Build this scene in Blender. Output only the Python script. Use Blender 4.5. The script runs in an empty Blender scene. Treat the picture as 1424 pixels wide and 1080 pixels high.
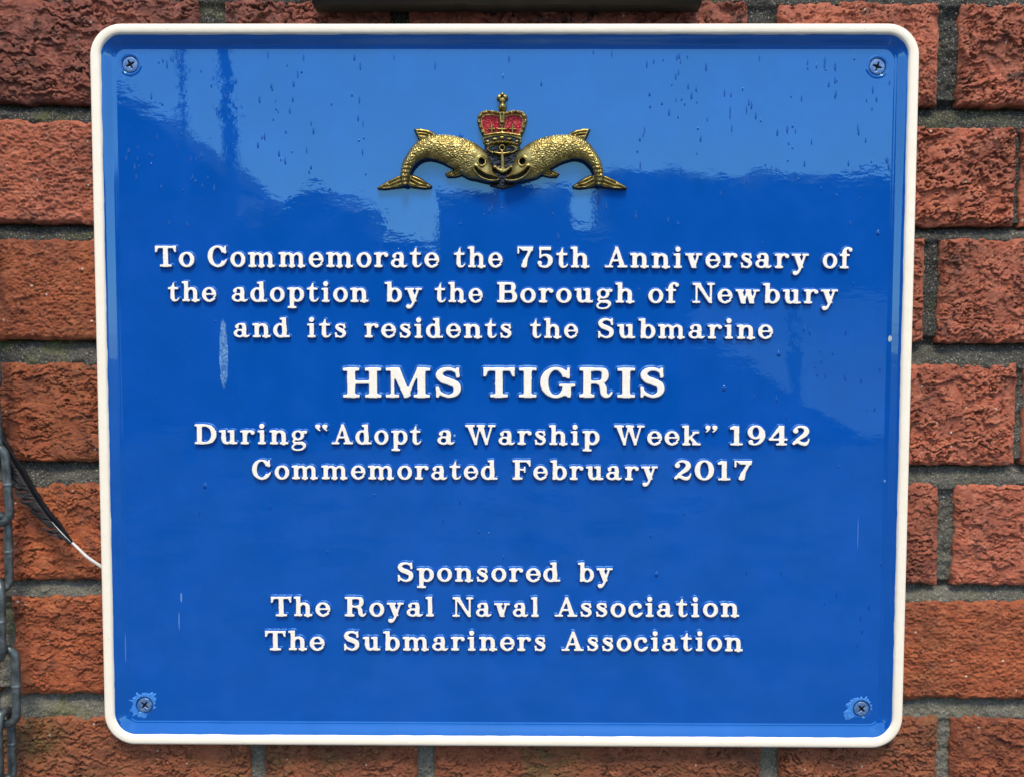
import bpy, math, random
import numpy as np
from mathutils import Vector, Matrix
from mathutils.geometry import tessellate_polygon

random.seed(4)
RNG = np.random.RandomState(11)
SC = bpy.context.scene
COL = SC.collection
H0 = 1.5                      # height of the plaque's centre above the ground (m)

# ------------------------------------------------------------------ camera, sky, sun, exposure
HFOV = math.radians(60)
CAM_LOC = np.array([0.00928695, -0.56526387, 0.03195782])      # relative to the plaque centre
CAM_ROT = [math.radians(a) for a in (87.02236251, -0.11918694, 0.36025425)]
cam_d = bpy.data.cameras.new("camera"); cam_d.sensor_fit = 'HORIZONTAL'; cam_d.angle = HFOV
cam_d.clip_start = 0.01; cam_d.clip_end = 500
cam = bpy.data.objects.new("camera", cam_d); COL.objects.link(cam)
cam.location = (CAM_LOC[0], CAM_LOC[1], CAM_LOC[2] + H0); cam.rotation_euler = CAM_ROT
SC.camera = cam

SUN_EL, SUN_AZ = math.radians(60), math.radians(176)           # azimuth from +Y, clockwise
w = bpy.data.worlds.new("World"); SC.world = w; w.use_nodes = True
wn = w.node_tree.nodes; wl = w.node_tree.links; wn.clear()
sky = wn.new('ShaderNodeTexSky'); sky.sky_type = 'NISHITA'; sky.sun_disc = False
sky.sun_elevation = SUN_EL; sky.sun_rotation = SUN_AZ
sky.air_density = 1.0; sky.dust_density = 0.6; sky.ozone_density = 0.3
bg = wn.new('ShaderNodeBackground'); bg.inputs['Strength'].default_value = 0.12
wo = wn.new('ShaderNodeOutputWorld')
veil = wn.new('ShaderNodeHueSaturation'); veil.inputs['Saturation'].default_value = 0.85   # high thin cloud greys the blue
wl.new(sky.outputs[0], veil.inputs['Color']); wl.new(veil.outputs[0], bg.inputs['Color']); wl.new(bg.outputs[0], wo.inputs['Surface'])
sun_d = bpy.data.lights.new("sun", 'SUN'); sun_d.energy = 1.5; sun_d.angle = math.radians(16)
sun_d.color = (1.0, 0.85, 0.64)
sun = bpy.data.objects.new("sun", sun_d); COL.objects.link(sun)
sd = Vector((math.sin(SUN_AZ) * math.cos(SUN_EL), math.cos(SUN_AZ) * math.cos(SUN_EL), math.sin(SUN_EL)))
sun.rotation_euler = sd.to_track_quat('Z', 'Y').to_euler(); sun.location = (0, -2, 4)
SC.view_settings.view_transform = 'Standard'; SC.view_settings.look = 'None'
SC.view_settings.gamma = 1; SC.view_settings.exposure = 1.42
SC.cycles.max_bounces = 8; SC.cycles.sample_clamp_indirect = 4

# ------------------------------------------------------------------ measuring helpers
def _R(rx, ry, rz):
    return np.array(Matrix.Rotation(rz, 3, 'Z') @ Matrix.Rotation(ry, 3, 'Y') @ Matrix.Rotation(rx, 3, 'X'))
MC = _R(*CAM_ROT)
FPX = 712 / math.tan(HFOV / 2)
def un(px, py, y=0.0):
    """photo position -> point on the plane y (plaque coordinates)"""
    px, py = np.asarray(px, float), np.asarray(py, float)
    d = np.stack([(px - 712) / FPX, -(py - 540) / FPX, -np.ones_like(px)], -1) @ MC.T
    t = (y - CAM_LOC[1]) / d[..., 1]
    return CAM_LOC[0] + d[..., 0] * t, CAM_LOC[2] + d[..., 2] * t
def mirror_dir(px, py, L):
    """what the flat plaque face shows at a photo position, at distance L in front of the wall"""
    x, z = un(px, py, 0.005)
    dx, dy, dz = x - CAM_LOC[0], 0.005 - CAM_LOC[1], z - CAM_LOC[2]
    return x + dx / dy * L, z + dz / dy * L + H0

# ------------------------------------------------------------------ noise
def _hash(ix, iy, seed):
    h = (ix.astype(np.int64) * 374761393 + iy.astype(np.int64) * 668265263 + seed * 1442695041) & 0xffffffff
    h = ((h ^ (h >> 13)) * 1274126177) & 0xffffffff
    return (h ^ (h >> 16)) & 0xffffffff
def pn(x, y, seed=0):
    x, y = np.broadcast_arrays(np.asarray(x, float), np.asarray(y, float))
    x0, y0 = np.floor(x), np.floor(y); fx, fy = x - x0, y - y0
    u, v = fx * fx * fx * (fx * (fx * 6 - 15) + 10), fy * fy * fy * (fy * (fy * 6 - 15) + 10)
    def g(i, j):
        a = _hash(x0 + i, y0 + j, seed) / 4294967296.0 * 2 * np.pi
        return np.cos(a) * (fx - i) + np.sin(a) * (fy - j)
    a, b, c, d = g(0, 0), g(1, 0), g(0, 1), g(1, 1)
    return ((a + (b - a) * u) + ((c + (d - c) * u) - (a + (b - a) * u)) * v) * 1.5
def fbm(x, y, seed=0, o=3):
    r, a = 0, 1.0
    for i in range(o):
        r = r + a * pn(x * 2 ** i, y * 2 ** i, seed + i * 17); a *= .5
    return r
def sst(a, b, x):
    t = np.clip((x - a) / (b - a), 0, 1); return t * t * (3 - 2 * t)

# ------------------------------------------------------------------ mesh helpers
def mesh_np(name, V, F, mats=(), mi=None, smooth=True):
    V = np.asarray(V, np.float32); F = np.asarray(F, np.int32); n = F.shape[1]
    me = bpy.data.meshes.new(name)
    me.vertices.add(len(V)); me.vertices.foreach_set('co', V.ravel())
    me.loops.add(F.size); me.loops.foreach_set('vertex_index', F.ravel())
    me.polygons.add(len(F)); me.polygons.foreach_set('loop_start', np.arange(0, F.size, n, dtype=np.int32))
    me.polygons.foreach_set('loop_total', np.full(len(F), n, np.int32))
    for m in mats: me.materials.append(m)
    if mi is not None: me.polygons.foreach_set('material_index', np.asarray(mi, np.int32))
    me.polygons.foreach_set('use_smooth', np.full(len(F), smooth, bool))
    me.update(calc_edges=True); me.validate()
    return me
def mesh_py(name, V, F, mats=(), smooth=False, mi=None):
    me = bpy.data.meshes.new(name); me.from_pydata([tuple(v) for v in V], [], [tuple(f) for f in F])
    for m in mats: me.materials.append(m)
    for i, p in enumerate(me.polygons):
        p.use_smooth = smooth
        if mi is not None: p.material_index = mi[i]
    me.update(); me.validate()
    return me
def link(name, me, parent=None, loc=(0, 0, 0), label=None):
    o = bpy.data.objects.new(name, me); COL.objects.link(o); o.location = loc
    if parent is not None: o.parent = parent
    if label: o['label'] = label
    return o
def thing(name, loc, label, cat, group=None, me=None):
    o = bpy.data.objects.new(name, me); COL.objects.link(o); o.location = loc
    o['label'] = label; o['category'] = cat
    if group: o['group'] = group
    return o
def grid_faces(nx, nz):
    i = np.arange(nx - 1)[None, :] + nx * np.arange(nz - 1)[:, None]
    return np.stack([i, i + 1, i + nx + 1, i + nx], -1).reshape(-1, 4)
def crop(V, F, keep):
    F = F[keep]; used = np.unique(F); m = np.zeros(len(V), np.int64); m[used] = np.arange(len(used))
    return V[used], m[F]
def tube(pts, rad, n=12, closed=False):
    """swept round bar"""
    P = [Vector(p) for p in pts]; V, F = [], []; N = len(P)
    if not hasattr(rad, '__len__'): rad = [rad] * N
    up = None
    for i, p in enumerate(P):
        a = P[(i - 1) % N] if (closed or i) else p; b = P[(i + 1) % N] if (closed or i < N - 1) else p
        t = (b - a).normalized()
        if up is None: up = t.orthogonal().normalized()
        up = (up - t * up.dot(t)).normalized(); s = t.cross(up)
        for k in range(n):
            an = 2 * math.pi * k / n; V.append(p + (up * math.cos(an) + s * math.sin(an)) * rad[i])
    for i in range(N if closed else N - 1):
        j = (i + 1) % N
        for k in range(n):
            F.append((i * n + k, i * n + (k + 1) % n, j * n + (k + 1) % n, j * n + k))
    return V, F
def box(x0, x1, y0, y1, z0, z1):
    V = [(x, y, z) for x in (x0, x1) for y in (y0, y1) for z in (z0, z1)]
    return V, [(0, 1, 3, 2), (4, 6, 7, 5), (0, 4, 5, 1), (2, 3, 7, 6), (0, 2, 6, 4), (1, 5, 7, 3)]
class MB:
    def __init__(s): s.V = []; s.F = []
    def add(s, V, F):
        k = len(s.V); s.V += [tuple(v) for v in V]; s.F += [tuple(i + k for i in f) for f in F]; return s

# ------------------------------------------------------------------ material helpers
class NT:
    def __init__(s, name):
        s.m = bpy.data.materials.new(name); s.m.use_nodes = True; s.t = s.m.node_tree
        s.n = s.t.nodes; s.b = s.n['Principled BSDF']
        tc = s.n.new('ShaderNodeTexCoord'); s.co = tc.outputs['Object']
    def L(s, a, b): s.t.links.new(a, b)
    def val(s, sock, v):
        if isinstance(v, (int, float)): sock.default_value = v
        elif isinstance(v, tuple): sock.default_value = v if len(v) == 4 or sock.type == 'VECTOR' else v + (1,)
        else: s.L(v, sock)
    def math(s, op, a, b=0.0, c=None, clamp=False):
        n = s.n.new('ShaderNodeMath'); n.operation = op; n.use_clamp = clamp
        s.val(n.inputs[0], a); s.val(n.inputs[1], b)
        if c is not None: s.val(n.inputs[2], c)
        return n.outputs[0]
    def mapping(s, scale=(1, 1, 1), loc=(0, 0, 0), src=None):
        n = s.n.new('ShaderNodeMapping'); n.inputs['Scale'].default_value = scale; n.inputs['Location'].default_value = loc
        s.L(src or s.co, n.inputs[0]); return n.outputs[0]
    def noise(s, scale, detail=3, rough=.5, src=None, dist=0):
        n = s.n.new('ShaderNodeTexNoise'); n.inputs['Scale'].default_value = scale; n.inputs['Detail'].default_value = detail
        n.inputs['Roughness'].default_value = rough; n.inputs['Distortion'].default_value = dist
        s.L(src or s.co, n.inputs['Vector']); return n.outputs['Fac']
    def voro(s, scale, src=None, feat='F1', out='Distance'):
        n = s.n.new('ShaderNodeTexVoronoi'); n.feature = feat; n.inputs['Scale'].default_value = scale
        s.L(src or s.co, n.inputs['Vector']); return n.outputs[out]
    def ramp(s, f, pts, interp='LINEAR'):
        n = s.n.new('ShaderNodeValToRGB'); s.L(f, n.inputs[0]); r = n.color_ramp; r.interpolation = interp
        while len(r.elements) < len(pts): r.elements.new(.5)
        for e, (p, c) in zip(r.elements, pts):
            e.position = p; e.color = (c, c, c, 1) if isinstance(c, (int, float)) else tuple(c) + (1,)
        return n.outputs[0]
    def mix(s, f, a, b, mode='MIX'):
        n = s.n.new('ShaderNodeMix'); n.data_type = 'RGBA'; n.blend_type = mode
        s.val(n.inputs[0], f); s.val(n.inputs[6], a); s.val(n.inputs[7], b); return n.outputs[2]
    def bump(s, h, dist, strength=1.0, prev=None):
        n = s.n.new('ShaderNodeBump'); n.inputs['Distance'].default_value = dist; n.inputs['Strength'].default_value = strength
        s.L(h, n.inputs['Height'])
        if prev is not None: s.L(prev, n.inputs['Normal'])
        return n.outputs[0]
    def out(s, color=None, rough=None, normal=None, metal=None, ior=None, **kw):
        for k, v in (('Base Color', color), ('Roughness', rough), ('Normal', normal), ('Metallic', metal), ('IOR', ior)):
            if v is not None: s.val(s.b.inputs[k], v)
        for k, v in kw.items(): s.val(s.b.inputs[k.replace('_', ' ')], v)
        return s.m
    def xz(s):
        n = s.n.new('ShaderNodeSeparateXYZ'); s.L(s.co, n.inputs[0]); return n.outputs[0], n.outputs[2]

def ellipse_mask(t, cx, cz, rx, rz, ragged=.3, nscale=300, soft=.1):
    X, Z = t.xz()
    a = t.math('POWER', t.math('ABSOLUTE', t.math('DIVIDE', t.math('SUBTRACT', X, float(cx)), float(rx))), 2.0)
    b = t.math('POWER', t.math('ABSOLUTE', t.math('DIVIDE', t.math('SUBTRACT', Z, float(cz)), float(rz))), 2.0)
    d = t.math('SQRT', t.math('ADD', a, b))
    d = t.math('ADD', d, t.math('MULTIPLY', t.math('SUBTRACT', t.noise(nscale, 3), .5), ragged * 2))
    return t.math('SUBTRACT', 1.0, t.math('SMOOTH_MIN', 1.0, t.math('MAXIMUM', t.math('DIVIDE', t.math('SUBTRACT', d, 1 - soft), soft * 2), 0.0), 0.01), clamp=True)

BLUE = (.0009, .067, .335)
def mat_blue(name, panel=False):
    t = NT(name)
    # brushed on enamel: slow sagging waves, short ripples lying mostly across
    wide = t.noise(14, 2, .5)
    rip = t.noise(62, 3, .5, t.mapping((1, 1, 2.0)))
    patch = t.ramp(t.noise(13, 2), [(.42, .25), (.6, 1.1)])
    rip2 = t.math('MULTIPLY', rip, patch)
    run = t.noise(60, 2, .5, t.mapping((1, 1, .08)))
    nrm = t.bump(wide, .00013)
    nrm = t.bump(rip2, .000075, prev=nrm)
    nrm = t.bump(run, .000012, prev=nrm)
    nrm = t.bump(t.noise(900, 2), .0000035, prev=nrm)
    col = t.mix(t.ramp(t.noise(30, 5, .6), [(.35, 0.), (.75, .5)]), BLUE, (.006, .088, .46))
    col = t.mix(t.ramp(t.noise(70, 6, .7), [(.4, .0), (.75, .35)]), col, (.001, .064, .33))
    col = t.mix(t.ramp(t.noise(1300, 2, .5), [(.74, 0.), (.80, .35)]), col, (.16, .30, .52))      # dust
    rough = t.ramp(t.noise(22, 4, .6), [(.3, .0), (.8, .035)])
    rough = t.math('ADD', rough, t.ramp(t.noise(60, 5, .7, t.mapping((1, 1, .4))), [(.58, 0.), (.75, .04)]))
    if panel:
        # flaked lick of lime by the third line, a chip by the right edge, thin scratches
        cx, cz = un(311, 492, .005)
        m = ellipse_mask(t, cx, cz, .0027, .022, .3, 260)
        sp = t.ramp(t.noise(900, 4, .7), [(.42, .05), (.66, .65)])
        col = t.mix(t.math('MULTIPLY', m, sp), col, (.30, .50, .62))
        rough = t.math('ADD', rough, t.math('MULTIPLY', m, .4))
        cx, cz = un(1237, 471, .005)
        col = t.mix(ellipse_mask(t, cx, cz, .0010, .0019, .2, 500), col, (.42, .47, .45))
        for (px, py, rx, rz, f) in ((252, 830, .0006, .003, .35), (249, 862, .0004, .006, .25), (1193, 742, .0003, .010, .2), (175, 900, .0003, .010, .2),
                                    (632, 605, .0008, .0008, .6), (1230, 668, .0006, .0008, .4)):
            cx, cz = un(px, py, .005)
            col = t.mix(t.math('MULTIPLY', ellipse_mask(t, cx, cz, rx, rz, .25, 500), f), col, (.30, .50, .75))
        # faint lime bloom left by rain in vertical curtains
        bl = t.math('MULTIPLY', t.ramp(t.noise(9, 4, .6), [(.50, 0.), (.78, .10)]), t.ramp(t.noise(120, 3, .6, t.mapping((1, 1, .15))), [(.4, .2), (.7, 1.)]))
        col = t.mix(bl, col, (.03, .15, .50))
    return t.out(col, rough, nrm, ior=1.70, Specular_Tint=(.5, 1.0, 1.0))
def mat_cream(name, dirty=.6):
    t = NT(name)
    c = t.mix(t.ramp(t.noise(35, 5, .6), [(.3, 0.), (.8, 1.)]), (.83, .775, .645), (.78, .715, .58))
    spk = t.ramp(t.noise(1100, 2, .5), [(.66, 0.), (.76, dirty)])
    spk = t.math('MULTIPLY', spk, t.ramp(t.noise(60, 3), [(.45, 0.), (.6, 1.)]))
    c = t.mix(spk, c, (.22, .19, .13))
    n = t.bump(t.noise(170, 3), .00018)
    n = t.bump(t.noise(900, 2), .00002, prev=n)
    return t.out(c, t.ramp(t.noise(80, 3), [(.3, .28), (.7, .45)]), n, ior=1.5)
M = {}
M['blue_panel'] = mat_blue('blue_enamel_panel', True)
M['blue'] = mat_blue('blue_enamel')
M['cream'] = mat_cream('cream_paint')
def mat_letter():
    t = NT('letter_white')
    c = t.mix(t.ramp(t.noise(5, 4, .6), [(.3, 0.), (.8, 1.)]), (.83, .795, .71), (.76, .71, .60))
    c = t.mix(t.ramp(t.noise(26, 3, .5), [(.74, 0.), (.80, .7)]), c, (.12, .11, .09))
    return t.out(c, .4, t.bump(t.noise(14, 3), .0002), ior=1.5)
M['letter'] = mat_letter()
def mat_letter_blue():
    t = NT('letter_side_blue')
    return t.out(BLUE, .42, t.bump(t.noise(11, 3), .0002), ior=1.70, Specular_Tint=(.55, 1.0, 1.0))
M['letter_blue'] = mat_letter_blue()
M['letter_blue'].node_tree.nodes['Principled BSDF'].inputs['Specular IOR Level'].default_value = .3
def mat_gold():
    t = NT('aged_brass')
    n1 = t.noise(260, 3, .5)
    c = t.mix(t.ramp(n1, [(.30, 0.), (.62, 1.)]), (.08, .064, .020), (.37, .30, .105))
    c = t.mix(t.ramp(t.noise(90, 3), [(.4, 0.), (.7, .5)]), c, (.30, .22, .06))
    return t.out(c, t.ramp(n1, [(.3, .42), (.7, .24)]), t.bump(t.noise(700, 3), .00012), metal=.85)
M['gold'] = mat_gold()
t = NT('emblem_black'); M['black'] = t.out((.006, .007, .012), .25, t.bump(t.noise(300, 3), .0001))
t = NT('crown_red'); M['red'] = t.out(t.mix(t.noise(300, 3), (.50, .015, .03), (.70, .10, .12)), .3, t.bump(t.noise(350, 3), .00025))
t = NT('screw_steel'); M['screw'] = t.out(t.mix(t.ramp(t.noise(500, 4), [(.35, 0.), (.65, 1.)]), (.05, .14, .34), (.15, .25, .44)), .32, t.bump(t.noise(800, 3), .00008), metal=.35)
t = NT('screw_slot'); M['slot'] = t.out((.02, .022, .03), .6)
t = NT('scuffed_blue_sheen'); M['scuff'] = t.out(t.mix(t.ramp(t.noise(500, 4, .7), [(.35, 0.), (.7, 1.)]), (.02, .155, .52), (.07, .26, .64)), .25, t.bump(t.noise(500, 4), .0002))  # scuffed paint, with reflected sky put into its lighter blue
t = NT('rain_film'); M['drop'] = t.out((.001, .055, .31), .02, ior=1.5, Specular_Tint=(.55, 1.0, 1.0))
t = NT('chain_steel')
cn = t.noise(160, 5, .65)
M['chain'] = t.out(t.mix(t.ramp(cn, [(.35, 0.), (.7, 1.)]), (.045, .057, .060), (.15, .18, .187)), t.ramp(cn, [(.3, .28), (.7, .5)]), t.bump(t.noise(300, 3), .00012), metal=.55)
t = NT('feather_black'); M['feather'] = t.out(t.mix(t.noise(200, 3), (.003, .003, .005), (.010, .010, .014)), .55, Specular_IOR_Level=.25)
t = NT('feather_quill'); M['quill'] = t.out(t.mix(t.noise(300, 4), (.50, .48, .44), (.75, .74, .70)), .35)
t = NT('old_oak')
g = t.noise(30, 6, .65, t.mapping((.12, 1, 1)))
M['wood'] = t.out(t.mix(t.ramp(g, [(.35, 0.), (.65, 1.)]), (.006, .004, .002), (.035, .022, .008)), .9, t.bump(g, .0015))
t = NT('paving'); M['ground'] = t.out(t.mix(t.noise(3, 6, .6), (.028, .03, .03), (.06, .062, .06)), t.ramp(t.noise(2, 4), [(.4, .25), (.6, .7)]), t.bump(t.noise(60, 4), .004))
t = NT('hedge_leaves'); M['leaf'] = t.out(t.mix(t.noise(8, 4), (.012, .03, .008), (.04, .07, .02)), .6)
t = NT('roof_tiles'); M['roof'] = t.out(t.mix(t.noise(5, 4), (.025, .022, .02), (.05, .04, .037)), .9)
t = NT('house_brick'); M['housewall'] = t.out(t.mix(t.noise(7, 5), (.10, .045, .03), (.17, .08, .05)), .8)
t = NT('pale_slope_face'); M['render'] = t.out(t.mix(t.noise(3, 5), (.40, .41, .41), (.52, .53, .53)), .6)
t = NT('post_paint'); M['post'] = t.out(t.mix(t.noise(12, 4), (.03, .04, .035), (.06, .07, .06)), .45)

def mat_brick(name, dark, main, light, soot, moss, speck=.9, wet=.55):
    t = NT(name)
    oi = t.n.new('ShaderNodeObjectInfo'); geo = t.n.new('ShaderNodeNewGeometry')
    mp = t.n.new('ShaderNodeMapping'); t.L(geo.outputs['Position'], mp.inputs[0]); src = mp.outputs[0]
    n1 = t.noise(28, 6, .62, src); n2 = t.noise(170, 5, .65, src)
    c = t.mix(t.ramp(n1, [(.32, 0.), (.6, 1.)]), dark, main)
    c = t.mix(t.ramp(n2, [(.45, 0.), (.75, .8)]), c, light)
    c = t.mix(t.ramp(t.noise(75, 6, .7, src), [(.56, 0.), (.72, soot)]), c, (.018, .016, .015))
    c = t.mix(t.math('MULTIPLY', t.ramp(t.noise(16, 5, .65, src), [(.50, 0.), (.68, moss)]), t.ramp(n2, [(.4, .3), (.6, 1.)])), c, (.085, .085, .018))
    # pale mineral specks in the clay
    v = t.voro(210, src); vc = t.voro(210, src, out='Color')
    sx = t.n.new('ShaderNodeSeparateColor'); t.L(vc, sx.inputs[0])
    sp = t.math('MULTIPLY', t.ramp(v, [(.10, 1.), (.20, 0.)]), t.ramp(sx.outputs[0], [(.90, 0.), (.93, speck)]))
    c = t.mix(sp, c, (.62, .52, .42))
    h = t.n.new('ShaderNodeHueSaturation'); t.L(c, h.inputs['Color'])
    t.L(t.math('ADD', t.math('MULTIPLY', oi.outputs['Random'], .25), .88), h.inputs['Value'])
    b = t.bump(t.noise(620, 6, .8, src), .0014)
    b = t.bump(t.noise(150, 4, .6, t.mapping((1, 1, 1.8), src=src)), .0003, prev=b)
    r = t.ramp(t.noise(110, 4, .6, src), [(.35, wet * .7), (.65, .9)])
    return t.out(h.outputs[0], r, b)
M['b_maroon'] = mat_brick('brick_maroon', (.06, .018, .013), (.25, .066, .039), (.46, .15, .095), .95, .08)
M['b_salmon'] = mat_brick('brick_salmon', (.18, .046, .024), (.39, .102, .050), (.53, .19, .11), .8, .08)
M['b_orange'] = mat_brick('brick_orange', (.16, .038, .013), (.36, .086, .027), (.50, .155, .06), .6, .22)
M['b_moss'] = mat_brick('brick_mossy', (.13, .042, .016), (.26, .075, .028), (.37, .125, .055), .5, .75)
def mat_mortar():
    t = NT('mortar_weathered'); geo = t.n.new('ShaderNodeNewGeometry'); src = geo.outputs['Position']
    sx = t.n.new('ShaderNodeSeparateXYZ'); t.L(src, sx.inputs[0])
    hgt = t.math('MULTIPLY', t.math('SUBTRACT', sx.outputs[2], H0 - .30), 1 / .55)      # darkens unevenly towards the top of the wall
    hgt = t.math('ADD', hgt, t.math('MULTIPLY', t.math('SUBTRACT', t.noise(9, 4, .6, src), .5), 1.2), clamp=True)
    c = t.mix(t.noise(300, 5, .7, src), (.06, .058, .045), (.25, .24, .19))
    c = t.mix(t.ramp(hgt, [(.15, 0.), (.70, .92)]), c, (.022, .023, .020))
    c = t.mix(t.ramp(t.noise(900, 3, .6, src), [(.57, 0.), (.68, .8)]), c, (.42, .42, .37))
    c = t.mix(t.math('MULTIPLY', t.ramp(t.noise(30, 5, .65, src), [(.54, 0.), (.68, .85)]), t.math('MULTIPLY_ADD', sx.outputs[0], -.9, .55, clamp=True)), c, (.11, .125, .02))
    b = t.bump(t.noise(600, 6, .8, src), .0020)
    b = t.bump(t.voro(420, src), .0012, prev=b)
    return t.out(c, .85, b)
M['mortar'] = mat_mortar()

# ------------------------------------------------------------------ the brick wall
YB = .0090       # mean front of the bricks behind the plaque's edge
# course lines in the photo: (top at x=60, top at x=1340, bottom at x=60, bottom at x=1340)
CR = {-1: (-172, -166, -28, -22), 0: (-4, 3, 142, 146), 1: (166, 176, 310, 314), 2: (332.5, 331, 472.5, 476.6), 3: (504.5, 506.5, 641.4, 647),
      4: (671.5, 673.6, 806.3, 814), 5: (827, 835.5, 966, 972.7), 6: (996, 997, 1132, 1136)}
XS = {-1: [(-330, -60), (-30, 195), (222, 668), (694, 920), (946, 1410), (1440, 1665)],
      0: [(-210, 275), (312, 541), (568, 1040), (1083, 1307), (1336, 1810)],
      1: [(-320, -50), (-22, 150), (176, 664), (692, 918), (945, 1414), (1422, 1660)],
      2: [(-190, 286), (314, 541), (568, 1040), (1066, 1287), (1308, 1780)],
      3: [(-300, -60), (-32, 165), (192, 664), (692, 918), (945, 1414), (1426, 1660)],
      4: [(-130, 330), (358, 560), (585, 1045), (1072, 1306), (1329, 1790)],
      5: [(-440, -8), (17, 235), (262, 715), (742, 960), (985, 1446), (1470, 1690)],
      6: [(-112, 348), (368, 580), (604, 1059), (1083, 1304), (1323, 1780)]}
def zl(yl, yr):
    (xa, za), (xb, zb) = un(60, yl, YB), un(1340, yr, YB)
    k = (zb - za) / (xb - xa); return za - k * xa, k          # z = c + k x
LINES = {c: (zl(v[0], v[1]), zl(v[2], v[3])) for c, v in CR.items()}

def folds(u, v, seed, period, amp, warp, fine=.25, tilt=.8, aspect=2.0):
    w = v / period + warp * 1.15 * fbm(u / (period * aspect), v / (period * 1.6), seed, 3) + fine * fbm(u / (period * .5), v / (period * .45), seed + 5, 3)
    idx = np.floor(w); f = w - idx
    m = sst(-.25, .35, pn(u / (period * 3.2) + idx * 7.13, idx * 3.7, seed + 9))
    return amp * (1 - .42 * f - .58 * sst(.76, .97, f)) * (.12 + .88 * m) - .75 * amp * np.exp(-((f - .95) / .06) ** 2) * m
STYLE = {
    'fold':   lambda u, v, s: folds(u, v, s, .0070, .0036, .85) + folds(u, v, s + 50, .0034, .0017, .8) + .0010 * fbm(u / .03, v / .02, s + 3) + .00025 * fbm(u / .0022, v / .0018, s + 8),
    'flake':  lambda u, v, s: folds(u, v, s, .0072, .0028, 1.05, .35, .8, 1.9) + folds(u, v, s + 50, .0036, .0017, 1.1, .35, .8, 2.0) + .0008 * fbm(u / .02, v / .02, s + 3) + .00022 * fbm(u / .0022, v / .0018, s + 8),
    'crease': lambda u, v, s: folds(u, v, s, .0078, .0022, .95, .35, .7, 2.4) + folds(u, v, s + 50, .0036, .0013, .9) + .0008 * fbm(u / .03, v / .02, s + 3) + .00022 * fbm(u / .002, v / .0016, s + 8),
    'rough':  lambda u, v, s: .0007 * fbm(u / .011, v / .006, s, 4) + folds(u, v, s + 50, .0042, .0010, 1.0, .5) + .0007 * fbm(u / .0028, v / .0018, s + 8, 3),
}
wall = thing('brick_wall', (0, 0, H0), 'red rustic brick wall with creased faces and recessed dark mortar joints behind the blue plaque', 'wall')
def make_brick(x0, x1, lt, lb, style, mat, seed, cell, depth=.020):
    nx = max(3, int((x1 - x0) / cell)); zt = lt[0] + lt[1] * (x0 + x1) / 2; zb = lb[0] + lb[1] * (x0 + x1) / 2
    nz = max(3, int((zt - zb) / cell))
    cx, cz = (x0 + x1) / 2, (zt + zb) / 2
    S, T = np.meshgrid(np.linspace(0, 1, nx), np.linspace(0, 1, nz))
    X = x0 + (x1 - x0) * S; Zb = lb[0] + lb[1] * X; Zt = lt[0] + lt[1] * X; Z = Zb + (Zt - Zb) * T
    h = STYLE[style](X, Z, seed) * (.78 + .4 * ((seed * 7) % 10) / 9); h = h - h.mean()
    # worn arrises: ragged outline and rounded edges
    de = np.minimum(np.minimum(X - x0, x1 - X), np.minimum(Z - Zb, Zt - Z))
    wob = .0008 + .0009 * np.abs(fbm(X / .012, Z / .012, seed + 31, 3))
    h = h - .0034 * np.exp(-de / wob) - .0007 * np.exp(-de / .005)
    dx = .0009 * fbm(Z / .011, X / .4, seed + 40, 4); dz = .0014 * fbm(X / .014, Z / .4, seed + 41, 4)
    ex = np.exp(-np.minimum(X - x0, x1 - X) / .006); ez = np.exp(-np.minimum(Z - Zb, Zt - Z) / .006)
    X2 = X + dx * ex; Z2 = Z + dz * ez
    Y = YB - .0031 * np.tanh(h / .0031)
    V = np.stack([X2 - cx, Y, Z2 - cz], -1).reshape(-1, 3)
    F = grid_faces(nx, nz)
    # sides going back into the wall
    i = np.arange(nx * nz).reshape(nz, nx)
    ring = np.concatenate([i[0, :], i[1:, -1], i[-1, -2::-1], i[-2:0:-1, 0]])
    B = V[ring].copy(); B[:, 1] = YB + depth
    k = len(V) + np.arange(len(ring)); r2 = np.roll(ring, -1); k2 = np.roll(k, -1)
    F = np.concatenate([F, np.stack([ring, k, k2, r2], -1)])
    me = mesh_np('brick', np.concatenate([V, B]), F, [M[mat]])
    return link('brick', me, wall, (cx, 0, cz))
LOOK = {(0, 0): ('fold', 'b_maroon'), (0, 1): ('fold', 'b_maroon'), (0, 2): ('fold', 'b_maroon'), (0, 3): ('flake', 'b_salmon'), (0, 4): ('flake', 'b_salmon'),  # middle bricks maroon too: the board's shadow is deepened in their colour
        (1, 1): ('rough', 'b_salmon'), (1, 4): ('flake', 'b_salmon'), (1, 5): ('flake', 'b_salmon'),
        (2, 0): ('rough', 'b_orange'), (2, 3): ('flake', 'b_salmon'), (2, 4): ('flake', 'b_salmon'),
        (3, 1): ('crease', 'b_orange'), (3, 4): ('flake', 'b_salmon'), (3, 5): ('flake', 'b_salmon'),
        (4, 0): ('crease', 'b_orange'), (4, 3): ('crease', 'b_salmon'), (4, 4): ('crease', 'b_salmon'),
        (5, 0): ('crease', 'b_orange'), (5, 1): ('crease', 'b_orange'), (5, 4): ('rough', 'b_orange'), (5, 5): ('rough', 'b_orange'),
        (6, 0): ('crease', 'b_moss'), (6, 1): ('crease', 'b_moss'), (6, 2): ('crease', 'b_moss'), (6, 3): ('crease', 'b_moss'), (6, 4): ('crease', 'b_orange')}
JOINTS = []
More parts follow.
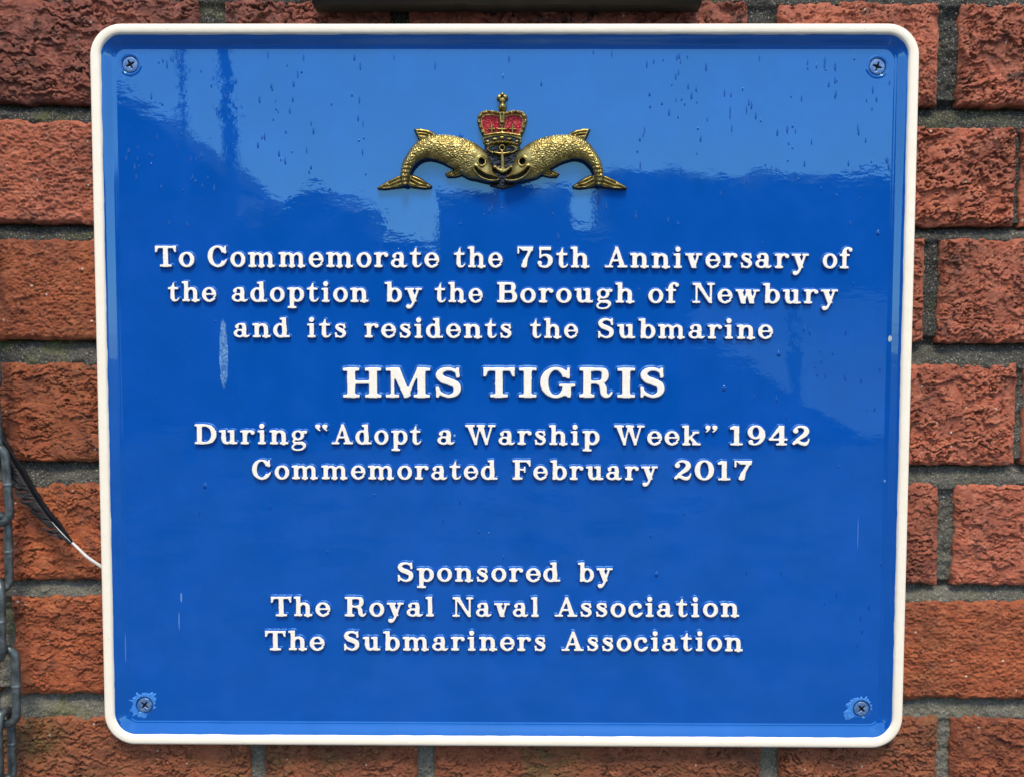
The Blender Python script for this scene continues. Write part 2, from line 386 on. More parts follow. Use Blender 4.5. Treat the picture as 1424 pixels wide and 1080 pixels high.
for c in sorted(XS):
    ym = (CR[c][0] + CR[c][2]) / 2
    for k, (a, b) in enumerate(XS[c]):
        x0, x1 = float(un(a, ym, YB)[0]), float(un(b, ym, YB)[0])
        hidden = 1 <= c <= 5 and a > 150 and b < 1250
        vis = 0 <= c <= 6 and b > 0 and a < 1424 and not hidden
        st, mt = LOOK.get((c, k), ('crease', 'b_orange'))
        make_brick(x0, x1, LINES[c][0], LINES[c][1], st, mt, 100 + c * 13 + k, .00056 if vis else (.02 if hidden else .003))
# the bond goes on outside the frame, coarser
XLO, XHI = -.95, .95
pitch = .0747
def regular(c, lt, lb, a, b, s):
    """headers and stretchers filling a..b"""
    x = a; k = s
    while x < b - .05:
        wd = .212 if k % 2 else .1025
        make_brick(x, min(x + wd, b), lt, lb, 'crease', 'b_orange' if (c + k) % 3 else 'b_salmon', 900 + c * 31 + k, .0045)
        x += wd + .0115; k += 1
for c in XS:
    ym = (CR[c][0] + CR[c][2]) / 2
    xa = float(un(XS[c][0][0], ym, YB)[0]) - .0115; xb = float(un(XS[c][-1][1], ym, YB)[0]) + .0115
    regular(c, *LINES[c], XLO, xa, c % 2); regular(c, *LINES[c], xb, XHI, (c + 1) % 2)
for c in list(range(-5, -1)) + list(range(7, 13)):
    ref = -1 if c < 0 else 6
    dz = (ref - c) * pitch
    lt, lb = [(l[0] + dz, l[1]) for l in LINES[ref]]
    LINES[c] = (lt, lb)
    regular(c, lt, lb, XLO + (.05 if c % 2 else 0), XHI, c % 2)

# mortar: one sheet behind the bricks, each bed joint struck so that it leans back at the top
def mortar_sheet(xa, xb, za, zb, cell):
    nx, nz = int((xb - xa) / cell) + 1, int((zb - za) / cell) + 1
    X, Z = np.meshgrid(np.linspace(xa, xb, nx), np.linspace(za, zb, nz))
    rec = np.full(X.shape, .0045)
    for c in LINES:
        if c + 1 in LINES:
            zt = LINES[c][1][0] + LINES[c][1][1] * X; zb_ = LINES[c + 1][0][0] + LINES[c + 1][0][1] * X
            t_ = (Z - zb_) / (zt - zb_); ins = (t_ > -.25) & (t_ < 1.25)
            rec = np.where(ins, .0022 + .0075 * np.clip(t_, 0, 1) ** 1.5, rec)
    rec = rec + .0014 * fbm(X / .02, Z / .012, 77, 4) + .0010 * fbm(X / .004, Z / .004, 78, 2)
    V = np.stack([X, YB + rec, Z], -1).reshape(-1, 3)
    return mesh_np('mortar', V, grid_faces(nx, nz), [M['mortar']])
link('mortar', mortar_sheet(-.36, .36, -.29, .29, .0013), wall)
def back_plate():
    b = MB()
    for (x0, x1, z0, z1) in ((XLO, -.36, -.7, .62), (.36, XHI, -.7, .62), (-.36, .36, -.7, -.29), (-.36, .36, .29, .62)):
        b.add(*box(x0, x1, YB + .008, YB + .05, z0, z1))
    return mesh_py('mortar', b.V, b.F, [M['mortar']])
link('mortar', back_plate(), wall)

# ------------------------------------------------------------------ the plaque: panel and rim
PW, PH = .520, .46206
YP = .0050                                     # flat face of the panel (rim top is y = 0)
plaque = thing('commemorative_plaque', (0, 0, H0), 'large blue enamelled plaque with cream rim, raised white lettering and brass dolphin emblem', 'plaque')
def rrect(inset, n=14, rad=.0205):
    hw, hh = PW / 2 - inset, PH / 2 - inset; r = max(rad - inset, .004); P = []
    for (sx, sz, a0) in ((1, 1, 0), (-1, 1, 90), (-1, -1, 180), (1, -1, 270)):
        for k in range(n + 1):
            a = math.radians(a0 + 90 * k / n)
            P.append((sx * (hw - r) + r * math.cos(a), sz * (hh - r) + r * math.sin(a)))
    out = []
    for i in range(len(P)):                    # subdivide the straight runs
        a, b = P[i], P[(i + 1) % len(P)]; L = math.dist(a, b); m = max(1, int(L / .004))
        for k in range(m): out.append((a[0] + (b[0] - a[0]) * k / m, a[1] + (b[1] - a[1]) * k / m))
    return out
NR = len(rrect(0))
def loops_mesh(name, prof, mats, wob=None):
    rings = []
    base = rrect(.0035); cen = np.array(base)
    for (ins, y) in prof:
        hw, hh = PW / 2, PH / 2; R = rrect(0); Q = []
        n2 = []
        for i, (x, z) in enumerate(R):         # inward normal of the rounded rectangle
            cxx = max(min(x, hw - .0205), -(hw - .0205)); czz = max(min(z, hh - .0205), -(hh - .0205))
            d = Vector((x - cxx, z - czz)); d = d.normalized() if d.length > 1e-6 else Vector((0, 0))
            w_ = ins + (wob(x, z) if wob and abs(ins - prof[0][0]) < 1e-9 else 0)
            if w_ <= .0165: Q.append((x - d.x * w_, y, z - d.y * w_))
            else: Q.append((x - d.x * w_, y, z - d.y * w_))
        rings.append(Q)
    V = [p for r in rings for p in r]; n = len(rings[0]); F = []
    for k in range(len(rings) - 1):
        for i in range(n):
            j = (i + 1) % n
            F.append((k * n + i, k * n + j, (k + 1) * n + j, (k + 1) * n + i))
    return V, F, rings
# panel = dished border (from under the rim inwards) + flat field with four screw holes
prof = [(.0060, .0006), (.0070, .0008), (.0076, .0011), (.0086, .0017), (.0100, .0027), (.0116, .0038), (.0126, .00445), (.0131, .00455), (.0135, .00458), (.0139, .0050), (.0146, .0050)]
V, F, rings = loops_mesh('panel', prof, [])
# orient towards the viewer
SCREWS = [un(181, 90, YP), un(1220, 93, YP), (un(201, 980, YP)), un(1198, 985, YP)]
RS = .0058
outer = rings[-1]
loops = [[Vector((x, z, 0)) for (x, y, z) in outer]]
for (sx, sz) in SCREWS:
    loops.append([Vector((sx + RS * math.cos(a), sz + RS * math.sin(a), 0)) for a in [2 * math.pi * k / 40 for k in range(40)]][::-1])
flat = [v for l in loops for v in l]
tris = tessellate_polygon(loops)
k0 = len(V); V = V + [(v.x, .0050, v.y) for v in flat]
F2 = []
for t3 in tris:
    a, b, c = [flat[i] for i in t3]
    F2.append(tuple(k0 + i for i in (t3 if (b - a).cross(c - a).z > 0 else t3[::-1])))
me = mesh_py('panel', V, F + F2, [M['blue_panel']])
for i, p in enumerate(me.polygons): p.use_smooth = i < len(F)
import bmesh
bm = bmesh.new(); bm.from_mesh(me)
for f in bm.faces:
    if f.normal.y > 0: f.normal_flip()
bm.to_mesh(me); bm.free()
panel = link('panel', me, plaque)
# rim: cream painted raised bead, thick casting edge behind
rp = [(.0070, .0013), (.0067, .0002), (.0062, -.0006), (.0054, -.0010), (.0040, -.0012), (.0022, -.0012), (.0012, -.0009), (.0005, -.0001), (.0001, .0014), (0, .0034), (.0002, .0085), (.0010, .0090)]
V, F, _ = loops_mesh('rim', rp, [], wob=lambda x, z: .00035 * float(fbm(x / .012, z / .012, 5, 3)))
me = mesh_py('rim', V, F, [M['cream']], True)
bm = bmesh.new(); bm.from_mesh(me); bmesh.ops.recalc_face_normals(bm, faces=bm.faces)
q = min(bm.faces, key=lambda f: f.calc_center_median().y)
if q.normal.y > 0: bmesh.ops.reverse_faces(bm, faces=bm.faces)
bm.to_mesh(me); bm.free()
link('rim', me, plaque)

# ------------------------------------------------------------------ signed distance shapes
def s_box(x, y, x0, y0, x1, y1, r=.02):
    qx = np.abs(x - (x0 + x1) / 2) - (x1 - x0) / 2 + r; qy = np.abs(y - (y0 + y1) / 2) - (y1 - y0) / 2 + r
    return np.hypot(np.maximum(qx, 0), np.maximum(qy, 0)) + np.minimum(np.maximum(qx, qy), 0) - r
def s_ell(x, y, cx, cy, rx, ry):
    px, py = (x - cx) / rx, (y - cy) / ry; k0 = np.hypot(px, py); k1 = np.hypot(px / rx, py / ry) + 1e-9
    return k0 * (k0 - 1) / k1
def s_stroke(x, y, pts, want_ratio=False):
    best = np.full(x.shape, 1e9); ratio = np.full(x.shape, 9.); tt = np.zeros(x.shape); n = len(pts) - 1
    for i in range(n):
        ax, ay, ar = pts[i]; bx, by, br = pts[i + 1]; dx, dy = bx - ax, by - ay; L = dx * dx + dy * dy + 1e-12
        t_ = np.clip(((x - ax) * dx + (y - ay) * dy) / L, 0, 1); d = np.hypot(x - ax - dx * t_, y - ay - dy * t_); r = ar + (br - ar) * t_
        s = d - r; m = s < best; best = np.where(m, s, best); ratio = np.where(m, d / r, ratio); tt = np.where(m, (i + t_) / n, tt)
    return (best, ratio, tt) if want_ratio else best
def s_poly(x, y, P):
    d = np.full(x.shape, 1e9); ins = np.zeros(x.shape, bool); n = len(P)
    for i in range(n):
        ax, ay = P[i]; bx, by = P[(i + 1) % n]; ex, ey = bx - ax, by - ay
        t_ = np.clip(((x - ax) * ex + (y - ay) * ey) / (ex * ex + ey * ey + 1e-12), 0, 1)
        d = np.minimum(d, np.hypot(x - ax - ex * t_, y - ay - ey * t_))
        c = ((ay > y) != (by > y)) & (x < (bx - ax) * (y - ay) / ((by - ay) if by != ay else 1e-12) + ax); ins ^= c
    return np.where(ins, -d, d)
def smin(a, b, k=.05):
    h = np.clip(.5 + .5 * (b - a) / k, 0, 1); return b + (a - b) * h - k * h * (1 - h)
def cm(pts, n=6):
    """Catmull-Rom through (x, y, halfwidth) points"""
    P = [pts[0]] + list(pts) + [pts[-1]]; out = []
    for i in range(1, len(P) - 2):
        p0, p1, p2, p3 = [np.array(q, float) for q in P[i - 1:i + 3]]
        for k in range(n):
            t_ = k / n; out.append(tuple(.5 * (2 * p1 + (p2 - p0) * t_ + (2 * p0 - 5 * p1 + 4 * p2 - p3) * t_ ** 2 + (3 * p1 - p0 - 3 * p2 + p3) * t_ ** 3)))
    out.append(tuple(pts[-1])); return out

# ------------------------------------------------------------------ the lettering (fat bracketed slab serif, drawn here)
XH = .70
class G:
    """one glyph: list of shapes; '+' joins, '-' cuts"""
    def __init__(s, w): s.w = w; s.ops = []
    def b(s, x0, y0, x1, y1, sg='+'): s.ops.append((sg, 'b', (x0, y0, x1, y1))); return s
    def e(s, cx, cy, rx, ry, sg='+'): s.ops.append((sg, 'e', (cx, cy, rx, ry))); return s
    def p(s, *P, sg='+'): s.ops.append((sg, 'p', P)); return s
    def s(s_, *P, n=6): s_.ops.append(('+', 's', cm([(a, b, c / 2) for a, b, c in P], n))); return s_
    def ring(s, cx, cy, rx, ry, ix, iy): s.ops.append(('r', 'r', (cx, cy, rx, ry, ix, iy))); return s
    def dot(s, cx, cy, r): return s.e(cx, cy, r, r)
    def slab(s, x0, x1, y=0., th=.095): return s.b(x0, y, x1, y + th)
    def eval(s, x, y):
        d = np.full(x.shape, 1e3)
        for sg, k, a in s.ops:
            if k == 'b': q = s_box(x, y, *a)
            elif k == 'e': q = s_ell(x, y, *a)
            elif k == 'p': q = s_poly(x, y, a)
            elif k == 's': q = s_stroke(x, y, a)
            elif k == 'r': q = np.maximum(s_ell(x, y, *a[:4]), -s_ell(x, y, a[0], a[1], a[4], a[5]))
            if sg == '-': d = np.maximum(d, -q)
            else: d = smin(d, q, .045)
        return d - .001
def diag(g, x0, y0, x1, y1, w_):     # slanted bar of horizontal width w_
    h = w_ / 2; return g.p((x0 - h, y0), (x0 + h, y0), (x1 + h, y1), (x1 - h, y1))
ST, TH = .215, .10
GL = {}
def stem(g, x, y0, y1, flag=True, foot=True, top=None):
    g.b(x - ST / 2, y0, x + ST / 2, y1)
    if foot: g.slab(x - ST / 2 - .095, x + ST / 2 + .08, y0)
    if flag: g.p((x - ST / 2 - .11, y1 - .015), (x - ST / 2 - .11, y1 - .10), (x, y1 - .13), (x + .05, y1), (x - .02, y1 + .005))
    return g
# --- lower case
GL['o'] = G(.74).ring(.37, .345, .37, .37, .165, .265)
GL['e'] = G(.73).ring(.365, .345, .365, .37, .165, .265).b(.36, .145, .85, .318, '-').b(.15, .325, .70, .405).s((.60, .20, .08), (.66, .25, .06), (.70, .27, .04))
GL['c'] = G(.68).ring(.365, .345, .365, .37, .165, .265).b(.42, .20, .80, .53, '-').p((.40, .25), (.9, .25), (.9, .9), (.62, .9), (.55, .55), sg='-').s((.38, .66, .09), (.5, .64, .10), (.56, .58, .12)).dot(.545, .525, .105).s((.42, .03, .09), (.56, .08, .08), (.64, .19, .06))
GL['a'] = G(.80).s((.15, .55, .10), (.22, .645, .09), (.36, .67, .10), (.49, .62, .17), (.53, .50, .205), (.53, .2, .205), (.57, .07, .17), (.67, .045, .10), (.77, .10, .06)).dot(.165, .53, .095).ring(.29, .20, .29, .215, .125, .12).b(.56, -.1, .6, .0, '-')
g = G(.92); stem(g, .22, 0, XH); g.s((.28, .50, .09), (.40, .62, .11), (.53, .635, .14), (.65, .55, .20), (.68, .42, .215), (.68, .05, .215)).slab(.495, .90); GL['n'] = g
g = G(1.36); stem(g, .22, 0, XH)
for x in (.66, 1.10): g.s((x - .38, .50, .08), (x - .26, .62, .10), (x - .15, .635, .13), (x - .03, .55, .19), (x, .42, .205), (x, .05, .205))
g.slab(.50, .81).slab(.945, 1.31); GL['m'] = g
g = G(.92); stem(g, .22, 0, 1.0); g.s((.28, .50, .09), (.40, .62, .11), (.53, .635, .14), (.65, .55, .20), (.68, .42, .215), (.68, .05, .215)).slab(.495, .90); GL['h'] = g
g = G(.70); stem(g, .22, 0, XH); g.s((.28, .47, .08), (.36, .60, .10), (.48, .66, .11), (.58, .63, .12)).dot(.60, .575, .10); GL['r'] = g
GL['s'] = G(.62).s((.53, .50, .07), (.47, .61, .09), (.31, .665, .09), (.17, .61, .13), (.15, .50, .17), (.29, .39, .20), (.44, .31, .20), (.50, .19, .17), (.43, .07, .12), (.29, .03, .09), (.15, .08, .09), (.08, .20, .07)).b(.46, .45, .54, .70).b(.06, .0, .14, .25)
GL['t'] = G(.58).b(.13, .12, .13 + ST - .01, .72).p((.13, .66), (.335, .66), (.335, .93), (.26, .93), (.20, .78)).b(.0, .60, .53, .695).s((.235, .20, .205), (.26, .09, .17), (.36, .035, .10), (.47, .06, .08), (.54, .15, .06))
g = G(.46); stem(g, .23, 0, XH); g.dot(.22, .90, .125); GL['i'] = g
g = G(.46); stem(g, .23, 0, 1.0); GL['l'] = g
g = G(.86).ring(.35, .345, .35, .365, .145, .26); g.b(.55 - .10, 0, .65 + .01, 1.0); g.p((.34, .985), (.34, .90), (.5, .87), (.6, 1.0)).slab(.60, .84).b(.50, 0.1, .66, .6); GL['d'] = g
g = G(.84).ring(.48, .345, .355, .365, .145, .26); g.b(.12, .02, .12 + ST, 1.0); g.p((.0, .985), (.0, .90), (.2, .87), (.25, 1.0)).p((.12, .12), (.12, -.0), (.2, .0), (.3, .06)); GL['b'] = g
g = G(.86).ring(.49, .345, .355, .365, .145, .26); g.b(.12, -.33, .12 + ST, XH).slab(.01, .45, -.335); g.p((.0, .685), (.0, .60), (.2, .57), (.25, .70)); GL['p'] = g
g = G(.90); g.b(.115, .25, .115 + ST, XH); g.p((.0, .685), (.0, .60), (.2, .57), (.25, .70)).s((.22, .30, .215), (.25, .13, .19), (.36, .05, .13), (.48, .07, .10), (.60, .17, .09)).b(.53, .0, .53 + ST, XH).p((.42, .685), (.42, .60), (.6, .57), (.65, .70)).slab(.64, .88); GL['u'] = g
g = G(.84); diag(g, .43, 0, .22, .66, .25); diag(g, .43, 0, .63, .66, .11); g.slab(.0, .44, .60, .10).slab(.50, .82, .60, .10); GL['v'] = g
g = G(1.20); diag(g, .39, 0, .20, .66, .24); diag(g, .39, 0, .58, .66, .10); diag(g, .80, 0, .61, .66, .24); diag(g, .80, 0, .98, .66, .10); g.slab(.0, .40, .60, .10).slab(.48, .76, .60, .10).slab(.84, 1.17, .60, .10); GL['w'] = g
g = G(.84); diag(g, .45, .02, .23, .66, .25); g.s((.64, .64, .10), (.50, .20, .11), (.38, -.10, .12), (.28, -.25, .11), (.18, -.28, .10)); g.slab(.0, .45, .60, .10).slab(.51, .83, .60, .10).dot(.16, -.225, .10); GL['y'] = g
g = G(.80).ring(.33, .45, .30, .25, .13, .165); g.s((.52, .60, .08), (.62, .655, .08), (.70, .63, .07)).dot(.70, .605, .075).s((.18, .25, .09), (.11, .17, .10), (.14, .09, .11), (.28, .06, .13), (.50, .055, .16), (.62, -.02, .17), (.63, -.13, .13), (.52, -.25, .09), (.33, -.29, .08), (.14, -.26, .09), (.06, -.17, .10), (.10, -.06, .09), (.22, .02, .08)); GL['g'] = g
g = G(.60); g.b(.13, 0, .13 + ST, .78).slab(.02, .46).slab(.0, .50, .60, .095).s((.235, .75, .215), (.26, .88, .17), (.36, .975, .11), (.47, .98, .10), (.54, .93, .10)).dot(.54, .90, .095); GL['f'] = g
g = G(.94); stem(g, .22, 0, 1.0); g.s((.28, .27, .09), (.46, .46, .09), (.62, .62, .09), n=1).slab(.50, .84, .60, .10).p((.34, .38), (.46, .46), (.80, .06), (.58, .06)).slab(.50, .92); GL['k'] = g
# --- capitals
g = G(1.0); g.b(.5 - .12, 0, .5 + .12, 1).slab(.22, .78, 0, .10).slab(.03, .97, .895, .105).p((.0, .70), (.075, .70), (.16, .92), (.16, 1.0), (.0, 1.0)).p((1., .70), (.925, .70), (.84, .92), (.84, 1.0), (1.0, 1.0)); GL['T'] = g
g = G(1.0).ring(.48, .50, .48, .52, .235, .42).b(.55, .28, 1.1, .68, '-').p((.60, .50), (1.2, .1), (1.2, .9), sg='-').b(.82, .64, .905, 1.0).p((.62, .93), (.86, .84), (.86, .66), (.80, .66), (.74, .78), (.60, .86)).s((.50, .03, .10), (.70, .08, .11), (.83, .20, .09), (.90, .33, .07)); GL['C'] = g
g = G(1.10); g.p((.50, 1.01), (.63, 1.01), (.99, .03), (.73, .03)).p((.52, 1.01), (.60, .85), (.27, .03), (.16, .03)).b(.30, .30, .75, .39).slab(.0, .40).slab(.62, 1.10); GL['A'] = g
g = G(.98); g.b(.11, 0, .35, 1).b(.0, .0, .45, .10).b(.0, .90, .45, 1.0).s((.40, .945, .11), (.60, .945, .11), (.74, .90, .17), (.775, .76, .22), (.74, .61, .16), (.60, .54, .09), (.40, .535, .09)).s((.40, .53, .09), (.63, .53, .10), (.79, .46, .18), (.84, .29, .235), (.79, .12, .19), (.62, .055, .11), (.40, .055, .11)); GL['B'] = g
g = G(1.10); g.b(.14, 0, .24, 1).slab(.0, .38).b(.0, .90, .40, 1.0).p((.12, 1.0), (.36, 1.0), (.95, .0), (.80, .0)).b(.84, .0, .945, 1).b(.71, .90, 1.08, 1.0); GL['N'] = g
g = G(.86); g.s((.73, .72, .09), (.66, .87, .10), (.46, .955, .11), (.24, .90, .16), (.16, .745, .22), (.27, .60, .24), (.47, .52, .24), (.66, .41, .235), (.70, .25, .22), (.62, .10, .15), (.42, .045, .11), (.20, .13, .11), (.10, .28, .09)).b(.68, .66, .765, 1.0).b(.055, .0, .14, .34); GL['S'] = g
g = G(1.18); g.b(.13, 0, .375, 1).b(.80, 0, 1.045, 1).slab(.0, .50, 0, .10).slab(.675, 1.175, 0, .10).slab(.0, .50, .90, .10).slab(.675, 1.175, .90, .10).b(.3, .46, .9, .565); GL['H'] = g
g = G(1.36); g.b(.15, 0, .255, 1).slab(.0, .40, 0, .10).b(.0, .90, .36, 1.0).p((.14, 1.0), (.42, 1.0), (.76, .06), (.60, .0), (.56, .0)).p((.56, .0), (.68, .0), (1.06, 1.0), (.97, 1.0)).b(.97, 0, 1.21, 1).slab(.85, 1.35, 0, .10).b(.98, .90, 1.35, 1.0); GL['M'] = g
g = G(1.12).ring(.50, .50, .50, .52, .245, .42).b(.58, .36, 1.1, .68, '-').p((.66, .50), (1.2, .36), (1.2, .9), (1.0, .8), sg='-').b(.86, .64, .945, 1.0).p((.64, .93), (.90, .84), (.90, .66), (.84, .66), (.78, .78), (.62, .86)).b(.74, .08, .97, .42).b(.60, .36, 1.12, .455).p((.97, .0), (.88, .0), (.76, .12), (.97, .25)); GL['G'] = g
g = G(.56); g.b(.155, 0, .405, 1).slab(.0, .56, 0, .10).slab(.0, .56, .90, .10); GL['I'] = g
g = G(1.08); g.b(.12, 0, .365, 1).b(.0, .0, .48, .10).b(.0, .90, .45, 1.0).s((.40, .945, .11), (.62, .945, .11), (.78, .89, .18), (.82, .735, .235), (.77, .58, .17), (.62, .51, .10), (.40, .505, .10)).s((.56, .50, .10), (.70, .44, .17), (.76, .30, .215), (.78, .13, .20), (.86, .05, .13), (.96, .06, .08), (1.03, .16, .06)); GL['R'] = g
g = G(1.06); g.b(.11, 0, .35, 1).b(.0, .0, .45, .10).b(.0, .90, .45, 1.0).s((.38, .945, .11), (.60, .93, .12), (.80, .82, .19), (.915, .60, .245), (.93, .48, .25), (.90, .34, .24), (.79, .16, .19), (.60, .07, .12), (.38, .055, .11)); GL['D'] = g
g = G(1.50); g.p((.07, 1.0), (.34, 1.0), (.58, .0), (.46, .0)); g.p((.46, .0), (.56, .0), (.76, 1.0), (.68, 1.0)); g.p((.62, 1.0), (.88, 1.0), (1.11, .0), (.99, .0)); g.p((.99, .0), (1.09, .0), (1.36, 1.0), (1.26, 1.0)); g.b(.0, .90, .47, 1.0).b(.56, .90, .98, 1.0).b(1.12, .90, 1.49, 1.0); GL['W'] = g
g = G(.92); g.b(.12, 0, .36, 1).slab(.0, .50, 0, .10).b(.0, .90, .85, 1.0).b(.82, .68, .90, 1.0).p((.66, .92), (.88, .92), (.88, .70)).b(.3, .47, .62, .56).b(.57, .36, .65, .67); GL['F'] = g
# --- figures and quotation marks
g = G(.80); g.b(.04, .80, .74, 1.0).b(.0, .66, .08, 1.0).p((.08, .80), (.30, .80), (.16, .87), (.08, .98), sg='-').p((.62, .98), (.76, .98), (.50, .42), (.44, .02), (.20, .02), (.27, .34), (.42, .58)).dot(.32, .10, .115); GL['7'] = g
g = G(.80); g.b(.12, .84, .68, 1.0).b(.12, .45, .21, .98).s((.18, .50, .07), (.32, .60, .09), (.50, .58, .15), (.64, .44, .22), (.64, .25, .22), (.52, .08, .14), (.34, .035, .10), (.16, .09, .10), (.10, .20, .09)).dot(.14, .22, .10); GL['5'] = g
g = G(.60); g.b(.19, 0, .41, .98).slab(.04, .57).p((.02, .90), (.02, .80), (.24, .82), (.24, 1.0), (.18, 1.0)); GL['1'] = g
g = G(.82).ring(.40, .66, .35, .36, .14, .26); g.s((.70, .68, .18), (.71, .45, .20), (.62, .20, .16), (.45, .05, .10), (.28, .04, .09), (.16, .10, .10)).dot(.19, .17, .10); GL['9'] = g
g = G(.86); g.b(.46, 0, .68, 1.0).slab(.34, .80).b(.03, .24, .82, .34).p((.46, 1.0), (.58, 1.0), (.60, .90), (.14, .30), (.03, .28)); GL['4'] = g
g = G(.80); g.s((.15, .72, .11), (.18, .88, .10), (.36, .965, .11), (.57, .90, .18), (.64, .72, .22), (.54, .53, .20), (.34, .36, .15), (.16, .19, .11), (.10, .08, .10)).dot(.17, .74, .115).s((.10, .11, .12), (.26, .18, .15), (.44, .10, .17), (.60, .08, .17), (.70, .18, .09), (.74, .32, .06)); GL['2'] = g
g = G(.84).ring(.42, .50, .42, .52, .185, .42); GL['0'] = g
g = G(.60)
for x in (.0, .32): g.e(x + .12, .90, .115, .105).s((x + .06, .93, .12), (x + .10, .80, .08), (x + .20, .70, .05))
GL['\u201c'] = g
g = G(.62)
for x in (.0, .32): g.dot(x + .15, .90, .115).s((x + .20, .90, .11), (x + .18, .78, .08), (x + .08, .68, .05))
GL['\u201d'] = g

LH = .0023                                        # height of the letters above the panel
def glyph_mesh(ch):
    g = GL[ch]; cell = .0175; m_ = .16
    nx = int((g.w + 2 * m_) / cell); nz = int((1.5 + 2 * m_ - .1) / cell)
    X, Z = np.meshgrid(-m_ + cell * np.arange(nx), -.40 - m_ + cell * np.arange(nz))
    f = lambda x, z: g.eval(x + .006 * fbm(x / .3, z / .3, ord(ch)), z + .006 * fbm(x / .3, z / .3, ord(ch) + 7))
    s = f(X, Z)
    gz, gx = np.gradient(s, cell); gl = np.hypot(gx, gz) + 1e-6
    for iso in (.0, .055, .12):                   # crisp edges: pull the nearest vertices onto the outline
        k = np.abs(s - iso) < .55 * cell
        X = np.where(k, X - (s - iso) * gx / gl, X); Z = np.where(k, Z - (s - iso) * gz / gl, Z)
        s = np.where(k, iso, s)
    h = np.interp(s, [-.05, -.015, 0, .012, .032, .060, .090, .12, .14], [1.0, .99, .95, .55, .34, .17, .06, .0, -.05])
    V = np.stack([X, -h * LH, Z], -1).reshape(-1, 3); F = grid_faces(nx, nz); sv = s.ravel()
    keep = sv[F].min(1) < .119
    mi = np.where(sv[F].mean(1) < 0.004, 0, 1)[keep]
    V, F = crop(V, F, keep)
    return mesh_np('letter', V, F, [M['letter'], M['letter_blue']], mi)
GM = {}
# words: text, left, right (photo px), baseline y and cap-top y on the left, the same on the right
LINESTXT = [
    [("To", 215.7, 270.3), ("Commemorate", 288.5, 610.5), ("the", 631.2, 699), ("75th", 719.7, 820.3), ("Anniversary", 841.3, 1125), ("of", 1144, 1184.3)],
    [("the", 233.6, 300.6), ("adoption", 322.1, 512.7), ("by", 535.2, 587), ("the", 604.2, 671.2), ("Borough", 691, 883), ("of", 901.4, 943), ("Newbury", 963, 1165.6)],
    [("and", 325.1, 403.5), ("its", 427, 481.9), ("residents", 506.7, 712), ("the", 737.4, 804), ("Submarine", 830.2, 1075.1)],
    [("HMS", 477, 643), ("TIGRIS", 672.3, 925.8)],
    [("During", 270.5, 427.6), ("\u201c", 438.7, 457), ("Adopt", 461, 586), ("a", 608, 631.7), ("Warship", 647.2, 834.3), ("Week", 853.9, 975), ("\u201d", 979.7, 998.6), ("1942", 1014.4, 1126.6)],
    [("Commemorated", 350.5, 692.4), ("February", 712.6, 914.9), ("2017", 936.4, 1046.7)],
    [("Sponsored", 551.7, 779.9), ("by", 803.7, 852.4)],
    [("The", 376.7, 459.1), ("Royal", 479.4, 604.7), ("Naval", 629.1, 750.4), ("Association", 771.3, 1028.6)],
    [("The", 368.8, 451.5), ("Submariners", 477, 759.5), ("Association", 781.1, 1033.7)]]
YL = [((215, 371.2, 342.3), (1184, 373.5, 345)), ((233, 419.3, 391.5), (1165, 422.6, 395)), ((325, 469.3, 442), (1075, 471.3, 444)), ((477, 552.4, 511.5), (926, 552.6, 512)),
      ((270, 617, 589.5), (1126, 619, 592)), ((350, 665.8, 639), (1046, 667.5, 640.5)), ((551, 808.3, 781.8), (852, 808.6, 782)), ((376, 856.5, 829.5), (1028, 857.7, 831)), ((369, 903.8, 877), (1034, 905.2, 878.8))]
TRK = .13
YT = YP - LH
for row, (p0, p1) in zip(LINESTXT, YL):
    for (word, xa, xb) in row:
        f0 = (xa - p0[0]) / (p1[0] - p0[0]); f1 = (xb - p0[0]) / (p1[0] - p0[0])
        ba, bb = p0[1] + (p1[1] - p0[1]) * f0, p0[1] + (p1[1] - p0[1]) * f1
        ta = p0[2] + (p1[2] - p0[2]) * f0
        (x0, z0), (x1, z1) = un(xa, ba, YT), un(xb, bb, YT)
        cap = float(un(xa, ta, YT)[1] - z0)
        nat = sum(GL[c].w for c in word) + TRK * (len(word) - 1)
        sx = float(x1 - x0) / nat; x = 0.0; ang = math.atan2(float(z1 - z0), float(x1 - x0))
        for c in word:
            if c not in GM: GM[c] = glyph_mesh(c)
            o = link('letter', GM[c], plaque, (float(x0) + x * sx + random.uniform(-.0001, .0001), YP + .0002, float(z0) + math.tan(ang) * x * sx + random.uniform(-.0001, .0001)))
            o.scale = (sx, 1.0, cap); o.rotation_euler = (0, -ang + random.uniform(-.006, .006), 0)
            x += GL[c].w + TRK
        print('WORD', word, round(sx / cap, 3))

# ------------------------------------------------------------------ emblem, drawn at 3.747 x photo px from (510, 110)
EK = 3.747
def relief_mesh(name, u0, v0, u1, v1, cell, fn, mats, ybase=YP):
    nx, nz = int((u1 - u0) / cell) + 1, int((v1 - v0) / cell) + 1
    U, Vv = np.meshgrid(np.linspace(u0, u1, nx), np.linspace(v1, v0, nz))
    h, s, mi = fn(U, Vv)
    x, z = un(510 + U / EK, 110 + Vv / EK, ybase)
    V = np.stack([x, ybase - h, z], -1).reshape(-1, 3); F = grid_faces(nx, nz)
    keep = s.ravel()[F].min(1) < 0
    mf = mi.ravel()[F].max(1)[keep] if mi is not None else None
    V, F = crop(V, F, keep)
    return mesh_np(name, V, F, mats, mf)
def dome(s, r, h, base=.25):
    """pillow: rises from the outline over width r"""
    q = np.clip(-s / r, 0, 1); return h * (base * np.clip(-s / (r * .12 + 1e-6), 0, 1) + (1 - base) * np.sqrt(1 - (1 - q) ** 2))
